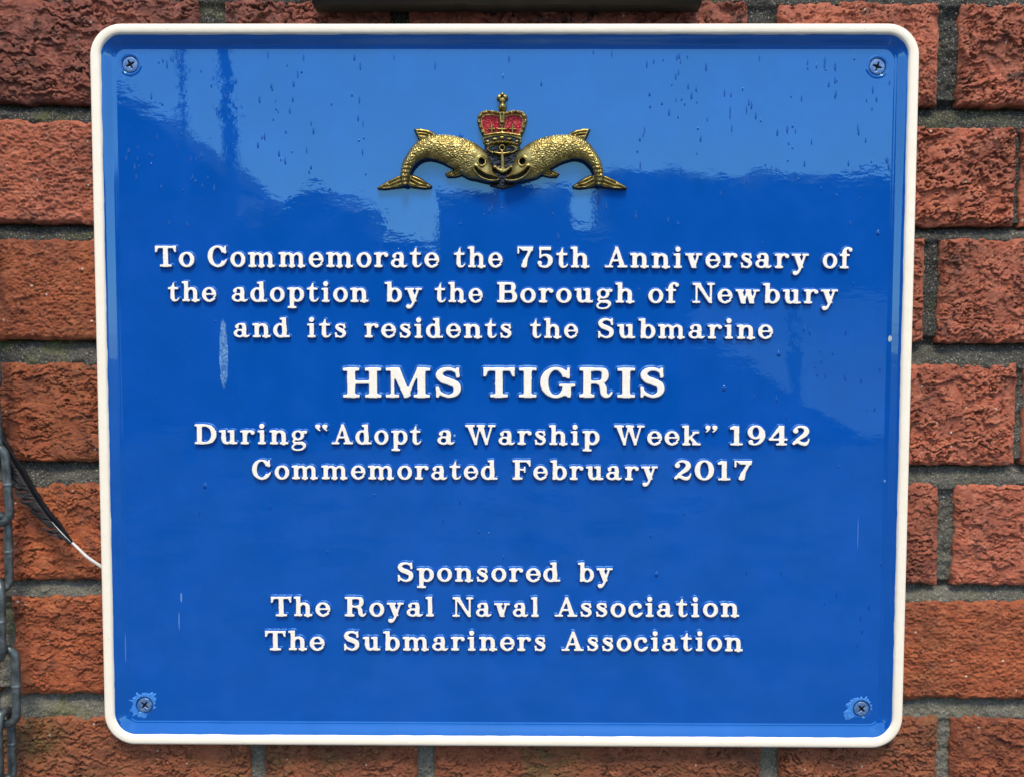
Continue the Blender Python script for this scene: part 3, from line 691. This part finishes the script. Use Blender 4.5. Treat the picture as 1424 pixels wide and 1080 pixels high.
def fin(U, V, P, rays):
    s = s_poly(U, V, P) - 2
    h = dome(s, 19, .0040, .3)
    for r_ in rays:
        d = s_stroke(U, V, [(x, y, 1.0) for x, y in r_]); h = h - .0015 * np.exp(-(np.maximum(d, 0) / 3.2) ** 2) * (s < -3)
    return s, h
def dolphin_fn(flip):
    def fn(U, V):
        if flip: U = 1412 - U
        sp = cm([(207, 552, 20), (205, 515, 27), (212, 478, 32), (226, 445, 36), (258, 405, 43), (298, 376, 56), (350, 364, 67), (414, 372, 77), (470, 390, 85), (525, 417, 89), (560, 444, 86)], 8)
        s, ra, tt = s_stroke(U, V, sp, True)
        sn = cm([(560, 446, 84), (598, 478, 62), (625, 505, 42), (655, 524, 28), (680, 534, 17)], 6)
        s2, ra2, t2 = s_stroke(U, V, sn, True)
        body = smin(s, s2, 12)
        w_ = np.clip(np.where(s < s2, ra, ra2), 0, 1)
        hb = np.where(body < 0, .0022 + .0068 * np.sqrt(np.clip(1 - w_ ** 2.2, 0, 1)), 0)
        # scaly hide, ringed tail stock
        sc_ = pn(U / 9, V / 9, 3); sc2 = pn(U / 5, V / 5, 4)
        head = sst(520, 580, U)
        hb = hb + (body < -6) * (.00036 * sc_ + .00010 * sc2) * (1 - head)
        hb = hb + (body < -4) * .0004 * np.sin(V / 3.4) * sst(440, 470, V) * (U < 260)
        # eye socket and mouth
        de = np.hypot((U - 602) / 15, (V - 444) / 17)
        hb = hb + .0009 * np.exp(-((de - 1.35) / .35) ** 2) * (body < -4) - .0034 * (1 - sst(.75, 1.05, de)) + .0008 * (1 - sst(.0, .55, de))
        mth = s_stroke(U, V, cm([(570, 478, 3), (592, 503, 6), (625, 521, 7), (660, 529, 7), (682, 529, 4)]))
        hb = hb - .0030 * (1 - sst(-2, 3, mth)) + .0010 * np.exp(-((mth - 9) / 5) ** 2) * (body < -3)
        S, H = body, hb
        fins = [([(192, 503), (160, 511), (120, 530), (85, 550), (58, 567), (61, 577), (95, 580), (140, 574), (180, 570), (205, 564), (215, 540)], [[(180, 520), (120, 548)], [(185, 540), (130, 562), (92, 566)]]),
                ([(222, 503), (250, 506), (285, 522), (315, 543), (341, 562), (336, 573), (300, 577), (255, 571), (215, 564), (200, 540)], [[(240, 520), (280, 540), (312, 552)], [(236, 538), (275, 560), (312, 563)]]),
                ([(248, 264), (285, 262), (330, 272), (378, 300), (330, 322), (276, 326), (262, 296)], [[(272, 280), (312, 284), (345, 298)], [(280, 296), (318, 300)]]),
                ([(410, 497), (425, 487), (452, 478), (472, 452), (500, 462), (524, 494), (500, 506), (460, 516), (424, 516)], [[(470, 470), (440, 492), (425, 500)], [(490, 478), (450, 500)], [(505, 492), (460, 506)]])]
        for P, rays in fins:
            sf, hf = fin(U, V, P, rays)
            H = np.where(sf < 0, np.maximum(H * (S < 0), hf), H * (S < 0)); S = np.minimum(S, sf)
        H = np.where(S < 0, H, 0) * sst(0, 5, -S)
        mi = ((de < .85) | (mth < -2) | (S > -4.5)).astype(int)
        return H, S, mi
    return fn
# backing plate (black) that ties the emblem together
def back_fn(U, V):
    s = s_poly(U, V, [(625, 330), (790, 330), (800, 400), (795, 520), (760, 560), (706, 572), (652, 560), (617, 520), (612, 400)]) - 4
    hole = 0
    h = dome(s, 8, .0014) + .0003 * fbm(U / 30, V / 14, 6)
    return h, s, None
emblem = link('emblem', relief_mesh('emblem', 590, 310, 822, 590, 3, back_fn, [M['black']]), plaque, label='brass badge of two dolphins, crown and anchor on a black ground')
d1 = relief_mesh('dolphin', 45, 250, 705, 590, 1.5, dolphin_fn(False), [M['gold'], M['black']])
d2 = relief_mesh('dolphin', 707, 250, 1367, 590, 1.5, dolphin_fn(True), [M['gold'], M['black']])
link('dolphin', d1, emblem); link('dolphin', d2, emblem)
def anchor_fn(U, V):
    s = np.minimum(s_stroke(U, V, [(706, 385, 9), (710, 480, 13)]), s_stroke(U, V, cm([(664, 390, 7), (706, 397, 9), (746, 390, 7)])))
    s = np.minimum(s, s_stroke(U, V, cm([(672, 465, 9), (685, 478, 11), (710, 488, 13), (735, 478, 11), (750, 465, 9)])))
    s = np.minimum(s, s_poly(U, V, [(659, 455), (684, 458), (670, 480), (657, 474)])); s = np.minimum(s, s_poly(U, V, [(762, 455), (738, 458), (750, 480), (764, 474)]))
    ring = np.abs(np.hypot(U - 706, V - 367) - 13) - 6.5
    s = np.minimum(s, ring)
    return .0018 + dome(s, 9, .0036), s, None
link('anchor', relief_mesh('anchor', 650, 345, 770, 500, 1.5, anchor_fn, [M['gold']]), emblem)
def crown_fn(U, V):
    A = 1412 - U; W = np.where(U > 706, A, U)                 # symmetric
    s = s_poly(W, V, [(706, 170), (690, 172), (660, 166), (625, 164), (596, 172), (578, 192), (574, 218), (586, 262), (604, 305), (606, 335), (618, 350), (632, 392), (706, 398), (720, 398), (720, 170)])
    h = dome(s, 9, .0022, .6); mi = np.zeros(U.shape, int)
    red = s_poly(W, V, [(694, 204), (660, 194), (618, 196), (600, 212), (604, 250), (618, 300), (706, 292), (720, 292), (720, 250), (694, 250)])
    mi = np.where(red < 0, 1, 0)
    h = np.where(red < 0, .0010 + .0005 * np.sin(fbm(U / 26, V / 20, 9) * 9), h)
    # beaded arches
    arch = s_stroke(W, V, cm([(700, 190, 8), (660, 180, 8), (620, 180, 8), (592, 200, 8), (588, 235, 8), (606, 290, 8)]))
    bead = .0007 * np.cos(np.arctan2(V - 260, W - 700) * 26)
    h = np.where(arch < 0, np.maximum(h, .0020 + dome(arch, 8, .0020) + bead), h); mi = np.where(arch < 1, 0, mi)
    # central drop, rail, row of crosses and lilies
    for sh, hh in ((s_box(U, V, 691, 178, 721, 240, 5), .0040), (s_stroke(W, V, cm([(612, 300, 6), (655, 292, 6), (712, 286, 7)])), .0036),
                   (s_stroke(W, V, [(652, 290, 5), (652, 248, 7), (652, 240, 3)]), .0034), (s_stroke(W, V, [(636, 266, 4), (668, 266, 4)]), .0032),
                   (s_stroke(W, V, [(706, 290, 6), (706, 246, 5)]), .0034), (s_stroke(W, V, [(682, 266, 5), (730, 266, 5)]), .0034), (s_stroke(W, V, [(610, 270, 5), (616, 292, 6)]), .0032)):
        h = np.where(sh < 0, np.maximum(h, hh * .35 + dome(sh, 5, hh * .7)), h); mi = np.where(sh < 1, 0, mi)
    g_ = s_box(U, V, 703, 186, 709, 226, 2); h = h - .0009 * (1 - sst(-2, 3, g_))
    # ermine band with jewels and dark bottom ring
    band = s_poly(W, V, [(610, 318), (660, 303), (720, 298), (720, 345), (660, 348), (620, 352)])
    h = np.where(band < 0, .0012, h); mi = np.where((band < 0), 2, mi)
    for (cx, cy, rx, ry) in ((706, 312, 15, 9), (668, 320, 16, 9), (630, 332, 11, 8)):
        j = s_ell(W, V, cx, cy, rx, ry); h = np.where(j < 0, .0015 + dome(j, 7, .0026), h); mi = np.where(j < 1, 0, mi)
    lip = s_stroke(W, V, cm([(618, 352, 7), (650, 342, 7), (685, 336, 7), (712, 334, 7)]))
    h = np.where(lip < 0, .0020 + dome(lip, 6, .0025) + .0006 * np.sin((U + V) / 3.2), h); mi = np.where(lip < 1, 0, mi)
    hol = s_ell(U, V, 706, 368, 68, 20); h = np.where(hol < 0, .0010, h); mi = np.where(hol < 0, 2, mi)
    lip2 = s_stroke(W, V, cm([(628, 370, 6), (655, 388, 6), (712, 394, 6)])); h = np.where(lip2 < 0, .0015 + dome(lip2, 6, .0018), h); mi = np.where(lip2 < 1, 0, mi)
    # orb and cross on top
    orb = np.hypot(U - 708, V - 152) - 22; h = np.where(orb < 0, np.maximum(h, .0010 + dome(orb, 22, .0042)), h); mi = np.where(orb < 0, 0, mi)
    cr = np.minimum(s_stroke(U, V, [(708, 138, 9), (707, 98, 6)]), s_stroke(U, V, [(690, 102, 14), (724, 102, 14)])); cr = np.minimum(cr, np.hypot(U - 707, V - 88) - 13)
    cr = np.minimum(cr, np.hypot(U - 707, V - 118) - 17)
    h = np.where(cr < 0, np.maximum(h, .0010 + dome(cr, 12, .0034)), h); mi = np.where(cr < 0, 0, mi)
    h = h - .0025 * (1 - sst(4, 10, np.hypot(U - 706, V - 101)))
    S = np.minimum(np.minimum(s, orb), cr)
    return np.maximum(h, .0002) * sst(0, 3, -S), S, mi
link('crown', relief_mesh('crown', 560, 66, 856, 405, 1.4, crown_fn, [M['gold'], M['red'], M['black']]), emblem)

# ------------------------------------------------------------------ screws, each sunk in its hole, and the scuffed paint round them
def screw_mesh(rot):
    n = 72; xs = np.linspace(-RS, RS, n); X, Z = np.meshgrid(xs, xs); R = np.hypot(X, Z)
    k = np.abs(R - RS * 1.0) < 2 * RS / n * .8
    X = np.where(k, X / R * RS, X); Z = np.where(k, Z / R * RS, Z); R = np.hypot(X, Z)
    ca, sa = math.cos(rot), math.sin(rot); U, W = X * ca + Z * sa, -X * sa + Z * ca
    cross = np.minimum(s_stroke(U, W, [(-.0026, 0, .00035), (0, 0, .00085), (.0026, 0, .00035)]), s_stroke(U, W, [(0, -.0026, .00035), (0, 0, .00085), (0, .0026, .00035)]))
    y = np.where(R < .0047, -.0003 + .0002 * (R / .0047) ** 4, 0)
    y = y + .0022 * np.clip(-cross / .00035, 0, 1) + .00025 * np.exp(-((cross) / .0003) ** 2)
    y = np.where((R > .0047) & (R < .00535), .0014, y); y = np.where(R >= .00535, -.0002, y)
    V = np.stack([X, y, Z], -1).reshape(-1, 3); F = grid_faces(n, n)
    rr = R.ravel()[F].max(1); keep = rr <= RS * 1.001
    cc = cross.ravel()[F].mean(1)[keep]; rm = R.ravel()[F].mean(1)[keep]
    mi = np.where(cc < .0, 1, np.where(rm > .0051, 2, 0))
    V, F = crop(V, F, keep); return mesh_np('screw', V, F, [M['screw'], M['slot'], M['blue']], mi)
for (sx, sz), rot in zip(SCREWS, (.5, -.35, .9, .75)):
    link('screw', screw_mesh(rot), plaque, (float(sx), YP, float(sz)))
def collar():
    V, F = [], []; n = 48; pr = [(.0057, 0), (.0059, -.00028), (.0063, -.00040), (.0068, -.00026), (.0074, -.00004), (.0078, .00006)]
    for k in range(n):
        a = 2 * math.pi * k / n; w_ = 1 + .06 * math.sin(3 * a + 1) + .04 * math.sin(7 * a)
        for i, (q, y) in enumerate(pr): q = q if i < 1 else .0057 + (q - .0057) * w_; V.append((q * math.cos(a), y, q * math.sin(a)))
    for k in range(n):
        for m_ in range(5): F.append((k * 6 + m_, k * 6 + m_ + 1, (k + 1) % n * 6 + m_ + 1, (k + 1) % n * 6 + m_))
    return mesh_py('paint_ring', V, F, [M['blue']], True)
cme = collar()
for i in (0, 1):
    o = link('paint_ring', cme, plaque, (float(SCREWS[i][0]), YP, float(SCREWS[i][1]))); o.rotation_euler = (0, 1.3 * i, 0)
def scuff(cx, cz, radii, seed):
    """irregular flake of scuffed paint round a screw, a skin 0.12 mm thick"""
    n = 150; P = []
    for k in range(n):
        a = 2 * math.pi * k / n
        b = np.interp(math.degrees(a), [r[0] for r in radii], [r[1] for r in radii])
        P.append(b - .0010 + .0016 * float(fbm(math.cos(a) * 4.5 + seed, math.sin(a) * 4.5, seed, 4)) + .0030 * max(0., float(pn(a * 5.5, seed, 3))) ** 1.5)
    V, F = [], []
    for k in range(n):
        a = 2 * math.pi * k / n; r = max(P[k], RS + .0003)
        for (q, y) in ((RS + .0001, -.0001), (r * .5 + RS * .5, -.00022), (r - .0002, -.00014), (r, .0)):
            V.append((q * math.cos(a), y, q * math.sin(a)))
    for k in range(n):
        j = (k + 1) % n
        for m_ in range(3): F.append((k * 4 + m_, k * 4 + m_ + 1, j * 4 + m_ + 1, j * 4 + m_))
    return mesh_py('scuffed_paint', V, F, [M['scuff']], True)
for i, rad in ((2, [(0, .0078), (45, .0108), (100, .0092), (140, .0098), (180, .0094), (215, .0115), (245, .0098), (300, .0066), (360, .0078)]),
               (3, [(0, .0068), (60, .0082), (90, .0082), (140, .0098), (180, .0105), (215, .0142), (235, .0070), (290, .0066), (360, .0068)])):
    sx, sz = SCREWS[i]; link('scuffed_paint', scuff(0, 0, rad, 3 + i * 5), plaque, (float(sx), YP, float(sz)))

# ------------------------------------------------------------------ rain drops clinging to and running down the panel
def drops():
    b = MB()
    def lens(px, py, lw, lh, hgt, tail=.0):
        cx, cz = un(px, py, YP); nr, na = 4, 12; V, F = [], []
        for i in range(nr + 1):
            q = i / nr
            for k in range(na):
                a = 2 * math.pi * k / na; x = math.cos(a) * lw / 2 * q; z = math.sin(a) * lh / 2 * q
                if z > 0: x *= 1 - tail * (z / (lh / 2))
                V.append((cx + x, YP + .00002 - hgt * (1 - q * q) ** .8, cz + z))
        for i in range(nr):
            for k in range(na):
                j = (k + 1) % na; F.append((i * na + k, i * na + j, (i + 1) * na + j, (i + 1) * na + k))
        b.add(V, F)
    R_ = random.Random(5)
    def field(x0, x1, y0, y1, n, long_=True):
        for _ in range(n):
            px, py = R_.uniform(x0, x1), R_.uniform(y0, y1)
            if pn(px / 70., py / 45., 3) < R_.uniform(-.35, .25): continue
            if 515 < px < 885 and 120 < py < 272: continue
            if any((px - a) ** 2 + (py - c) ** 2 < 500 for a, c in ((181, 90), (1220, 93), (201, 980), (1198, 985))): continue
            if long_: lens(px, py, R_.uniform(.0008, .0017), R_.uniform(.0018, .0062), .00030, .75)
            else: lens(px, py, R_.uniform(.0008, .0016), R_.uniform(.0012, .0026), .0003, .3)
    field(170, 520, 75, 262, 140); field(870, 1250, 75, 240, 180); field(520, 870, 68, 150, 22); field(1000, 1240, 455, 600, 36)
    field(170, 1240, 250, 330, 45); field(170, 1240, 70, 1000, 60, False); field(1000, 1230, 760, 900, 24); field(170, 1240, 690, 780, 18)
    for (px, py) in ((1083, 492), (1007, 540), (641, 190), (1221, 324), (285, 675), (913, 798)): lens(px, py, .0032, .0040, .0007, .5)
    o = link('rain_drops', mesh_py('rain_drops', b.V, b.F, [M['drop']], True), plaque); o['kind'] = 'stuff'
drops()

# ------------------------------------------------------------------ wooden board above, feather, chain
def board():
    (x0, z0), (x1, _) = un(433, 4, -.008), un(977, 2, -.008)
    t_ = thing('wooden_board', (float(x0 + x1) / 2, 0, H0 + float(z0)), 'dark weathered wooden board fixed to the bricks just above the plaque', 'board')
    hw = float(x1 - x0) / 2; nx, nz = 140, 60
    S, T = np.meshgrid(np.linspace(-1, 1, nx), np.linspace(0, 1, nz))
    X = S * hw; Z = T * .25; Y = -.008 - .0006 * fbm(X / .05, Z / .006, 8) + .003 * np.exp(-T * .25 / .0015)
    Z = Z + .0006 * fbm(X / .02, 0 * X, 4) * (T < .05)
    V = np.stack([X, Y, Z], -1).reshape(-1, 3); F = grid_faces(nx, nz)
    i = np.arange(nx * nz).reshape(nz, nx); ring = np.concatenate([i[0, :], i[1:, -1], i[-1, -2::-1], i[-2:0:-1, 0]])
    B = V[ring].copy(); B[:, 1] = YB - .0010; k = len(V) + np.arange(len(ring))
    F = np.concatenate([F, np.stack([ring, k, np.roll(k, -1), np.roll(ring, -1)], -1)])
    me = mesh_np('wooden_board', np.concatenate([V, B]), F, [M['wood']], smooth=False)
    t_.name = 'wooden_board'; link('plank', me, t_)
board()

def feather():
    yb = .0020
    pts = cm([(143, 794, 0), (125, 776, 0), (108, 758, 0), (90, 739, 0), (75, 721, 0), (61, 702, 0), (50, 686, 0), (38, 666, 0), (26, 648, 0), (13, 629, 0), (1, 607, 0), (-12, 585, 0)], 8)
    c0 = un(60, 700, yb)
    t_ = thing('feather', (float(c0[0]), 0, H0 + float(c0[1])), 'black feather with white quill tucked behind the left rim of the plaque', 'feather')
    P = []
    for i, (px, py, _) in enumerate(pts):
        f = i / (len(pts) - 1); x, z = un(px, py, yb)
        P.append(Vector((float(x - c0[0]), yb - .004 * math.sin(f * math.pi) + .004 * (1 - sst(0, .12, f)), float(z - c0[1]))))
    n = len(P)
    rad = [.0012 * (1 - .74 * min(1, i / (n * .42))) if i < n * .42 else .0004 * (1 - i / n) + .00012 for i in range(n)]
    V, F = tube(P, rad, 8); nf = sum(1 for f_ in F if max(f_) < 8 * int(n * .36)); link('quill', mesh_py('quill', V, F, [M['quill'], M['feather']], True, [0 if max(f_) < 8 * int(n * .36) else 1 for f_ in F]), t_)
    R_ = random.Random(2)
    for side, nb in ((1, 520), (-1, 480)):
        b = MB()
        clump = 0.0; left = 0
        for k in range(nb):
            f = .205 + .795 * k / nb + R_.uniform(-.002, .002); i = min(n - 2, int(f * (n - 1))); fr = f * (n - 1) - i
            p = P[i].lerp(P[i + 1], fr); tan = (P[min(n - 1, i + 2)] - P[max(0, i - 1)]).normalized()
            nor = Vector((tan.z, 0, -tan.x)) * side          # across the vane (side +1 = upper right)
            if left <= 0: clump = R_.uniform(-.16, .22); left = R_.randint(4, 16) if side < 0 else R_.randint(14, 40)
            left -= 1
            grow = min(1, (f - .205) / .10 + .3)
            ln = (.0130 if side > 0 else .0100) * grow * (1 + (R_.uniform(-.3, .35) if side < 0 else R_.uniform(-.06, .06)) * .5)
            ang = math.radians(34 if side > 0 else 48) + clump * (1.6 if side < 0 else .4)
            lift = R_.uniform(.0, .0016) + (.002 * abs(clump) if side < 0 else 0)
            d = tan * math.cos(ang) + nor * math.sin(ang); d2 = tan * math.cos(ang - .55) + nor * math.sin(ang - .55)
            q1 = p + d * ln * .5 + Vector((0, -lift * .5 - .0006, 0)); q2 = q1 + d2 * ln * .55 + Vector((0, -lift * .5, 0))
            VV, FF = tube([p, q1, q2], [.00042, .00056, .00007], 4); b.add(VV, FF)
        link('vane', mesh_py('vane', b.V, b.F, [M['feather']], True), t_)
feather()

def chain():
    yc = -.0085
    x8, z8 = un(8, 954, yc)
    t_ = thing('chain', (float(x8), 0, H0 + float(z8)), 'dark galvanised steel chain hanging down the wall at the left edge', 'chain')
    wr = .0027; W2, L2 = .0064, .0178           # half width and half straight+bend of the wire's centre line
    def link_pts():
        P = []
        for (cx, cz, a0) in ((0, L2 - 0, 0), (0, -L2, 180)):
            for k in range(9):
                a = math.radians(a0 + 180 * k / 8); P.append((W2 * math.cos(a), 0, cz + W2 * math.sin(a) * 1.05))
        Q = []
        for i in range(len(P)):
            a, b = Vector(P[i]), Vector(P[(i + 1) % len(P)]); m_ = 4 if (b - a).length > .01 else 1
            for k in range(m_): Q.append(a.lerp(b, k / m_))
        return Q
    V, F = tube(link_pts(), wr, 14, True)
    # weld bead halfway down one side
    VV, FF = tube([(W2, 0, -.0012), (W2, 0, -.0008), (W2, 0, 0), (W2, 0, .0008), (W2, 0, .0012)], [wr * .98, wr * 1.07, wr * 1.1, wr * 1.07, wr * .98], 14)
    b = MB().add(V, F).add(VV, FF)
    me = mesh_py('chain_link', b.V, b.F, [M['chain']], True)
    # (centre x, centre y in the photo, turn about the vertical, sideways lean)
    L = [(8, 954, 5, 0), (7.5, 1040, 86, 0), (-1.5, 861, -48, 1), (-3.5, 769, 46, 0), (-4, 674, 4, 2)]
    for k in range(1, 9): L.append((8 + (2 if k % 2 else 0), 1040 + 92 * k, (3 if k % 2 else 87), 0))
    for k in range(1, 9): L.append((-4 - 9 * k, 674 - 92 * k, (88 if k % 2 else 3), 5))
    for (px, py, rot, lean) in L:
        x, z = un(px, py, yc)
        o = link('chain_link', me, t_, (float(x - x8), yc, float(z - z8)))
        o.rotation_euler = (math.radians(random.uniform(-2, 2)), math.radians(-lean), math.radians(rot))
chain()

# ------------------------------------------------------------------ what stands opposite, seen only as reflections in the enamel
b = box(-60, 60, -120, 1.0, -.02, 0)
g = link('ground', mesh_py('ground', *b, [M['ground']])); g['kind'] = 'structure'
def prism(P, L, depth):
    """solid with front outline P (x, z) facing the wall at distance L"""
    n = len(P); V = [(x, -L, z) for x, z in P] + [(x, -L - depth, z) for x, z in P]
    F = [tuple(range(n)), tuple(range(2 * n - 1, n - 1, -1))] + [(i, i + n, (i + 1) % n + n, (i + 1) % n) for i in range(n)]
    return V, F
def pm(L, *pts): return [tuple(float(q) for q in mirror_dir(a, c, L)) for a, c in pts]
# gabled house to the left
L = 17.0
hp = pm(L, (338, 268), (165, 140), (40, 40))
xr, zr = hp[0]; xl, zp = hp[2]
hs = thing('house', ((xr + xl) / 2 - 3, -L, 0), 'brick house with dark pitched roof opposite, mirrored at the left of the plaque', 'house')
def sub(name, VF, mat, par, smooth=False):
    V_, F_ = VF; lx, ly, lz = par.location
    return link(name, mesh_py(name, [(x - lx, y - ly, z - lz) for x, y, z in V_], F_, [M[mat]], smooth), par)
sub('wall', box(xl - 5, xr - .2, -L - 7, -L, 0, zr), 'housewall', hs)
sub('roof', prism([(xr + .1, zr), (xl, zp), (2 * xl - xr, zr)], L - .2, 7.4), 'roof', hs)
# hedges with leaf-clump outline
def hedge(px0, px1, py, L, label, seed, depth=1.6):
    (x0, z1), (x1, _) = [tuple(float(q) for q in mirror_dir(a, py, L)) for a in (px0, px1)]
    if x0 > x1: x0, x1 = x1, x0
    nx = 60; nz = 26
    S, T = np.meshgrid(np.linspace(0, 1, nx), np.linspace(0, 1, nz))
    top = z1 + .16 * fbm(S * (x1 - x0) / .9, 0 * S, seed, 4)
    X = x0 + (x1 - x0) * S; Z = top * T
    bulge = .35 * np.sqrt(np.clip(1 - (2 * T - 1) ** 6, 0, 1)) + .18 * fbm(X / .5, Z / .5, seed + 1, 4)
    Vf = np.stack([X, -L + bulge, Z], -1).reshape(-1, 3); Vb = np.stack([X, -L - depth + 0 * X, Z], -1).reshape(-1, 3)
    F = grid_faces(nx, nz); Fb = F[:, ::-1] + nx * nz
    i = np.arange(nx * nz).reshape(nz, nx); ring = np.concatenate([i[0, :], i[1:, -1], i[-1, -2::-1], i[-2:0:-1, 0]]); r2 = np.roll(ring, -1)
    side = np.stack([r2, ring, ring + nx * nz, r2 + nx * nz], -1)
    cx = (x0 + x1) / 2; V_ = np.concatenate([Vf, Vb]) - np.array([cx, -L, 0])
    thing('hedge', (cx, -L, 0), label, 'hedge', 'hedges standing opposite the wall', me=mesh_np('hedge', V_, np.concatenate([F, Fb, side]), [M['leaf']], smooth=False))
hedge(330, 512, 272, 14, 'clipped dark hedge beside the house opposite, mirrored left of the dolphins', 21)
hedge(505, 618, 335, 15, 'low dark hedge across the way, mirrored below the left dolphin tail', 22)
hedge(612, 790, 262, 14, 'tall dark hedge across the way, mirrored below the crown', 23)
hedge(782, 850, 300, 15, 'narrow low dark hedge across the way, mirrored below the right dolphin', 25)
hedge(842, 1500, 240, 16, 'long dark hedge across the way, mirrored along the right half of the plaque', 24)
# pale slope added before the long hedge, tilted to mirror as a bright patch
(xa, za), (xb, zb) = mirror_dir(1200, 408, 15.4), mirror_dir(1200, 610, 12.6)
kz = (za - zb) / (15.4 - 12.6)
def on_slope(px, py):
    L_ = 13.5
    for _ in range(30):
        x_, z_ = mirror_dir(px, py, L_); L_ = L_ + ((zb + kz * (L_ - 12.6)) - z_) * (-.8)
    return (float(x_), -float(L_), float(z_))
RP = [on_slope(*p) for p in ((945, 447), (975, 412), (1330, 408), (1330, 612), (1195, 606))]
ob = thing('added_pale_slope', (RP[0][0] + 2, -13.5, 0), 'added pale slope opposite, tilted to catch the sky and mirrored at the right of the plaque', 'added_pale_slope')
nq = len(RP)
sub('roof', (RP + [(x, y, z - .06) for x, y, z in RP], [tuple(range(nq)), tuple(range(2 * nq - 1, nq - 1, -1))] + [(i, i + nq, (i + 1) % nq + nq, (i + 1) % nq) for i in range(nq)]), 'render', ob)
RW = [(x, y - (.15 if y > -13.2 else 0), z - .0601 - (.13 if y > -13.2 else 0)) for x, y, z in RP]
sub('wall', (RW + [(x, y, 0) for x, y, z in RW], [(i, i + nq, (i + 1) % nq + nq, (i + 1) % nq) for i in range(nq)]), 'housewall', ob)
# posts
for (pa, ya, pb_, yb_, L, wd, lab) in ((251, 40, 258, 300, 11, .10, 'thin dark post nearest the house opposite, mirrored at the upper left of the plaque'),
                                  (309, 40, 325, 300, 11.5, .15, 'dark leaning post across the way, mirrored left of the dolphins'),
                                  (1104, 380, 1106, 640, 12.0, .15, 'dark post before the added pale slope, mirrored right of the lettering')):
    (xa, za), (xb, zb) = mirror_dir(pa, ya, L), mirror_dir(pb_, yb_, L)
    k = (xb - xa) / (zb - za); z0 = 0.0; x0 = xa + k * (z0 - za)
    V_, F_ = tube([(0, 0, z0), (float((za - z0) * k * .5), 0, float(za) * .5), (float((za - z0) * k), 0, float(za)), ], wd / 2, 12)
    o = thing('post', (float(x0), -L, 0), lab, 'post', 'dark posts standing opposite the wall', me=mesh_py('post', V_, F_, [M['post']], True))
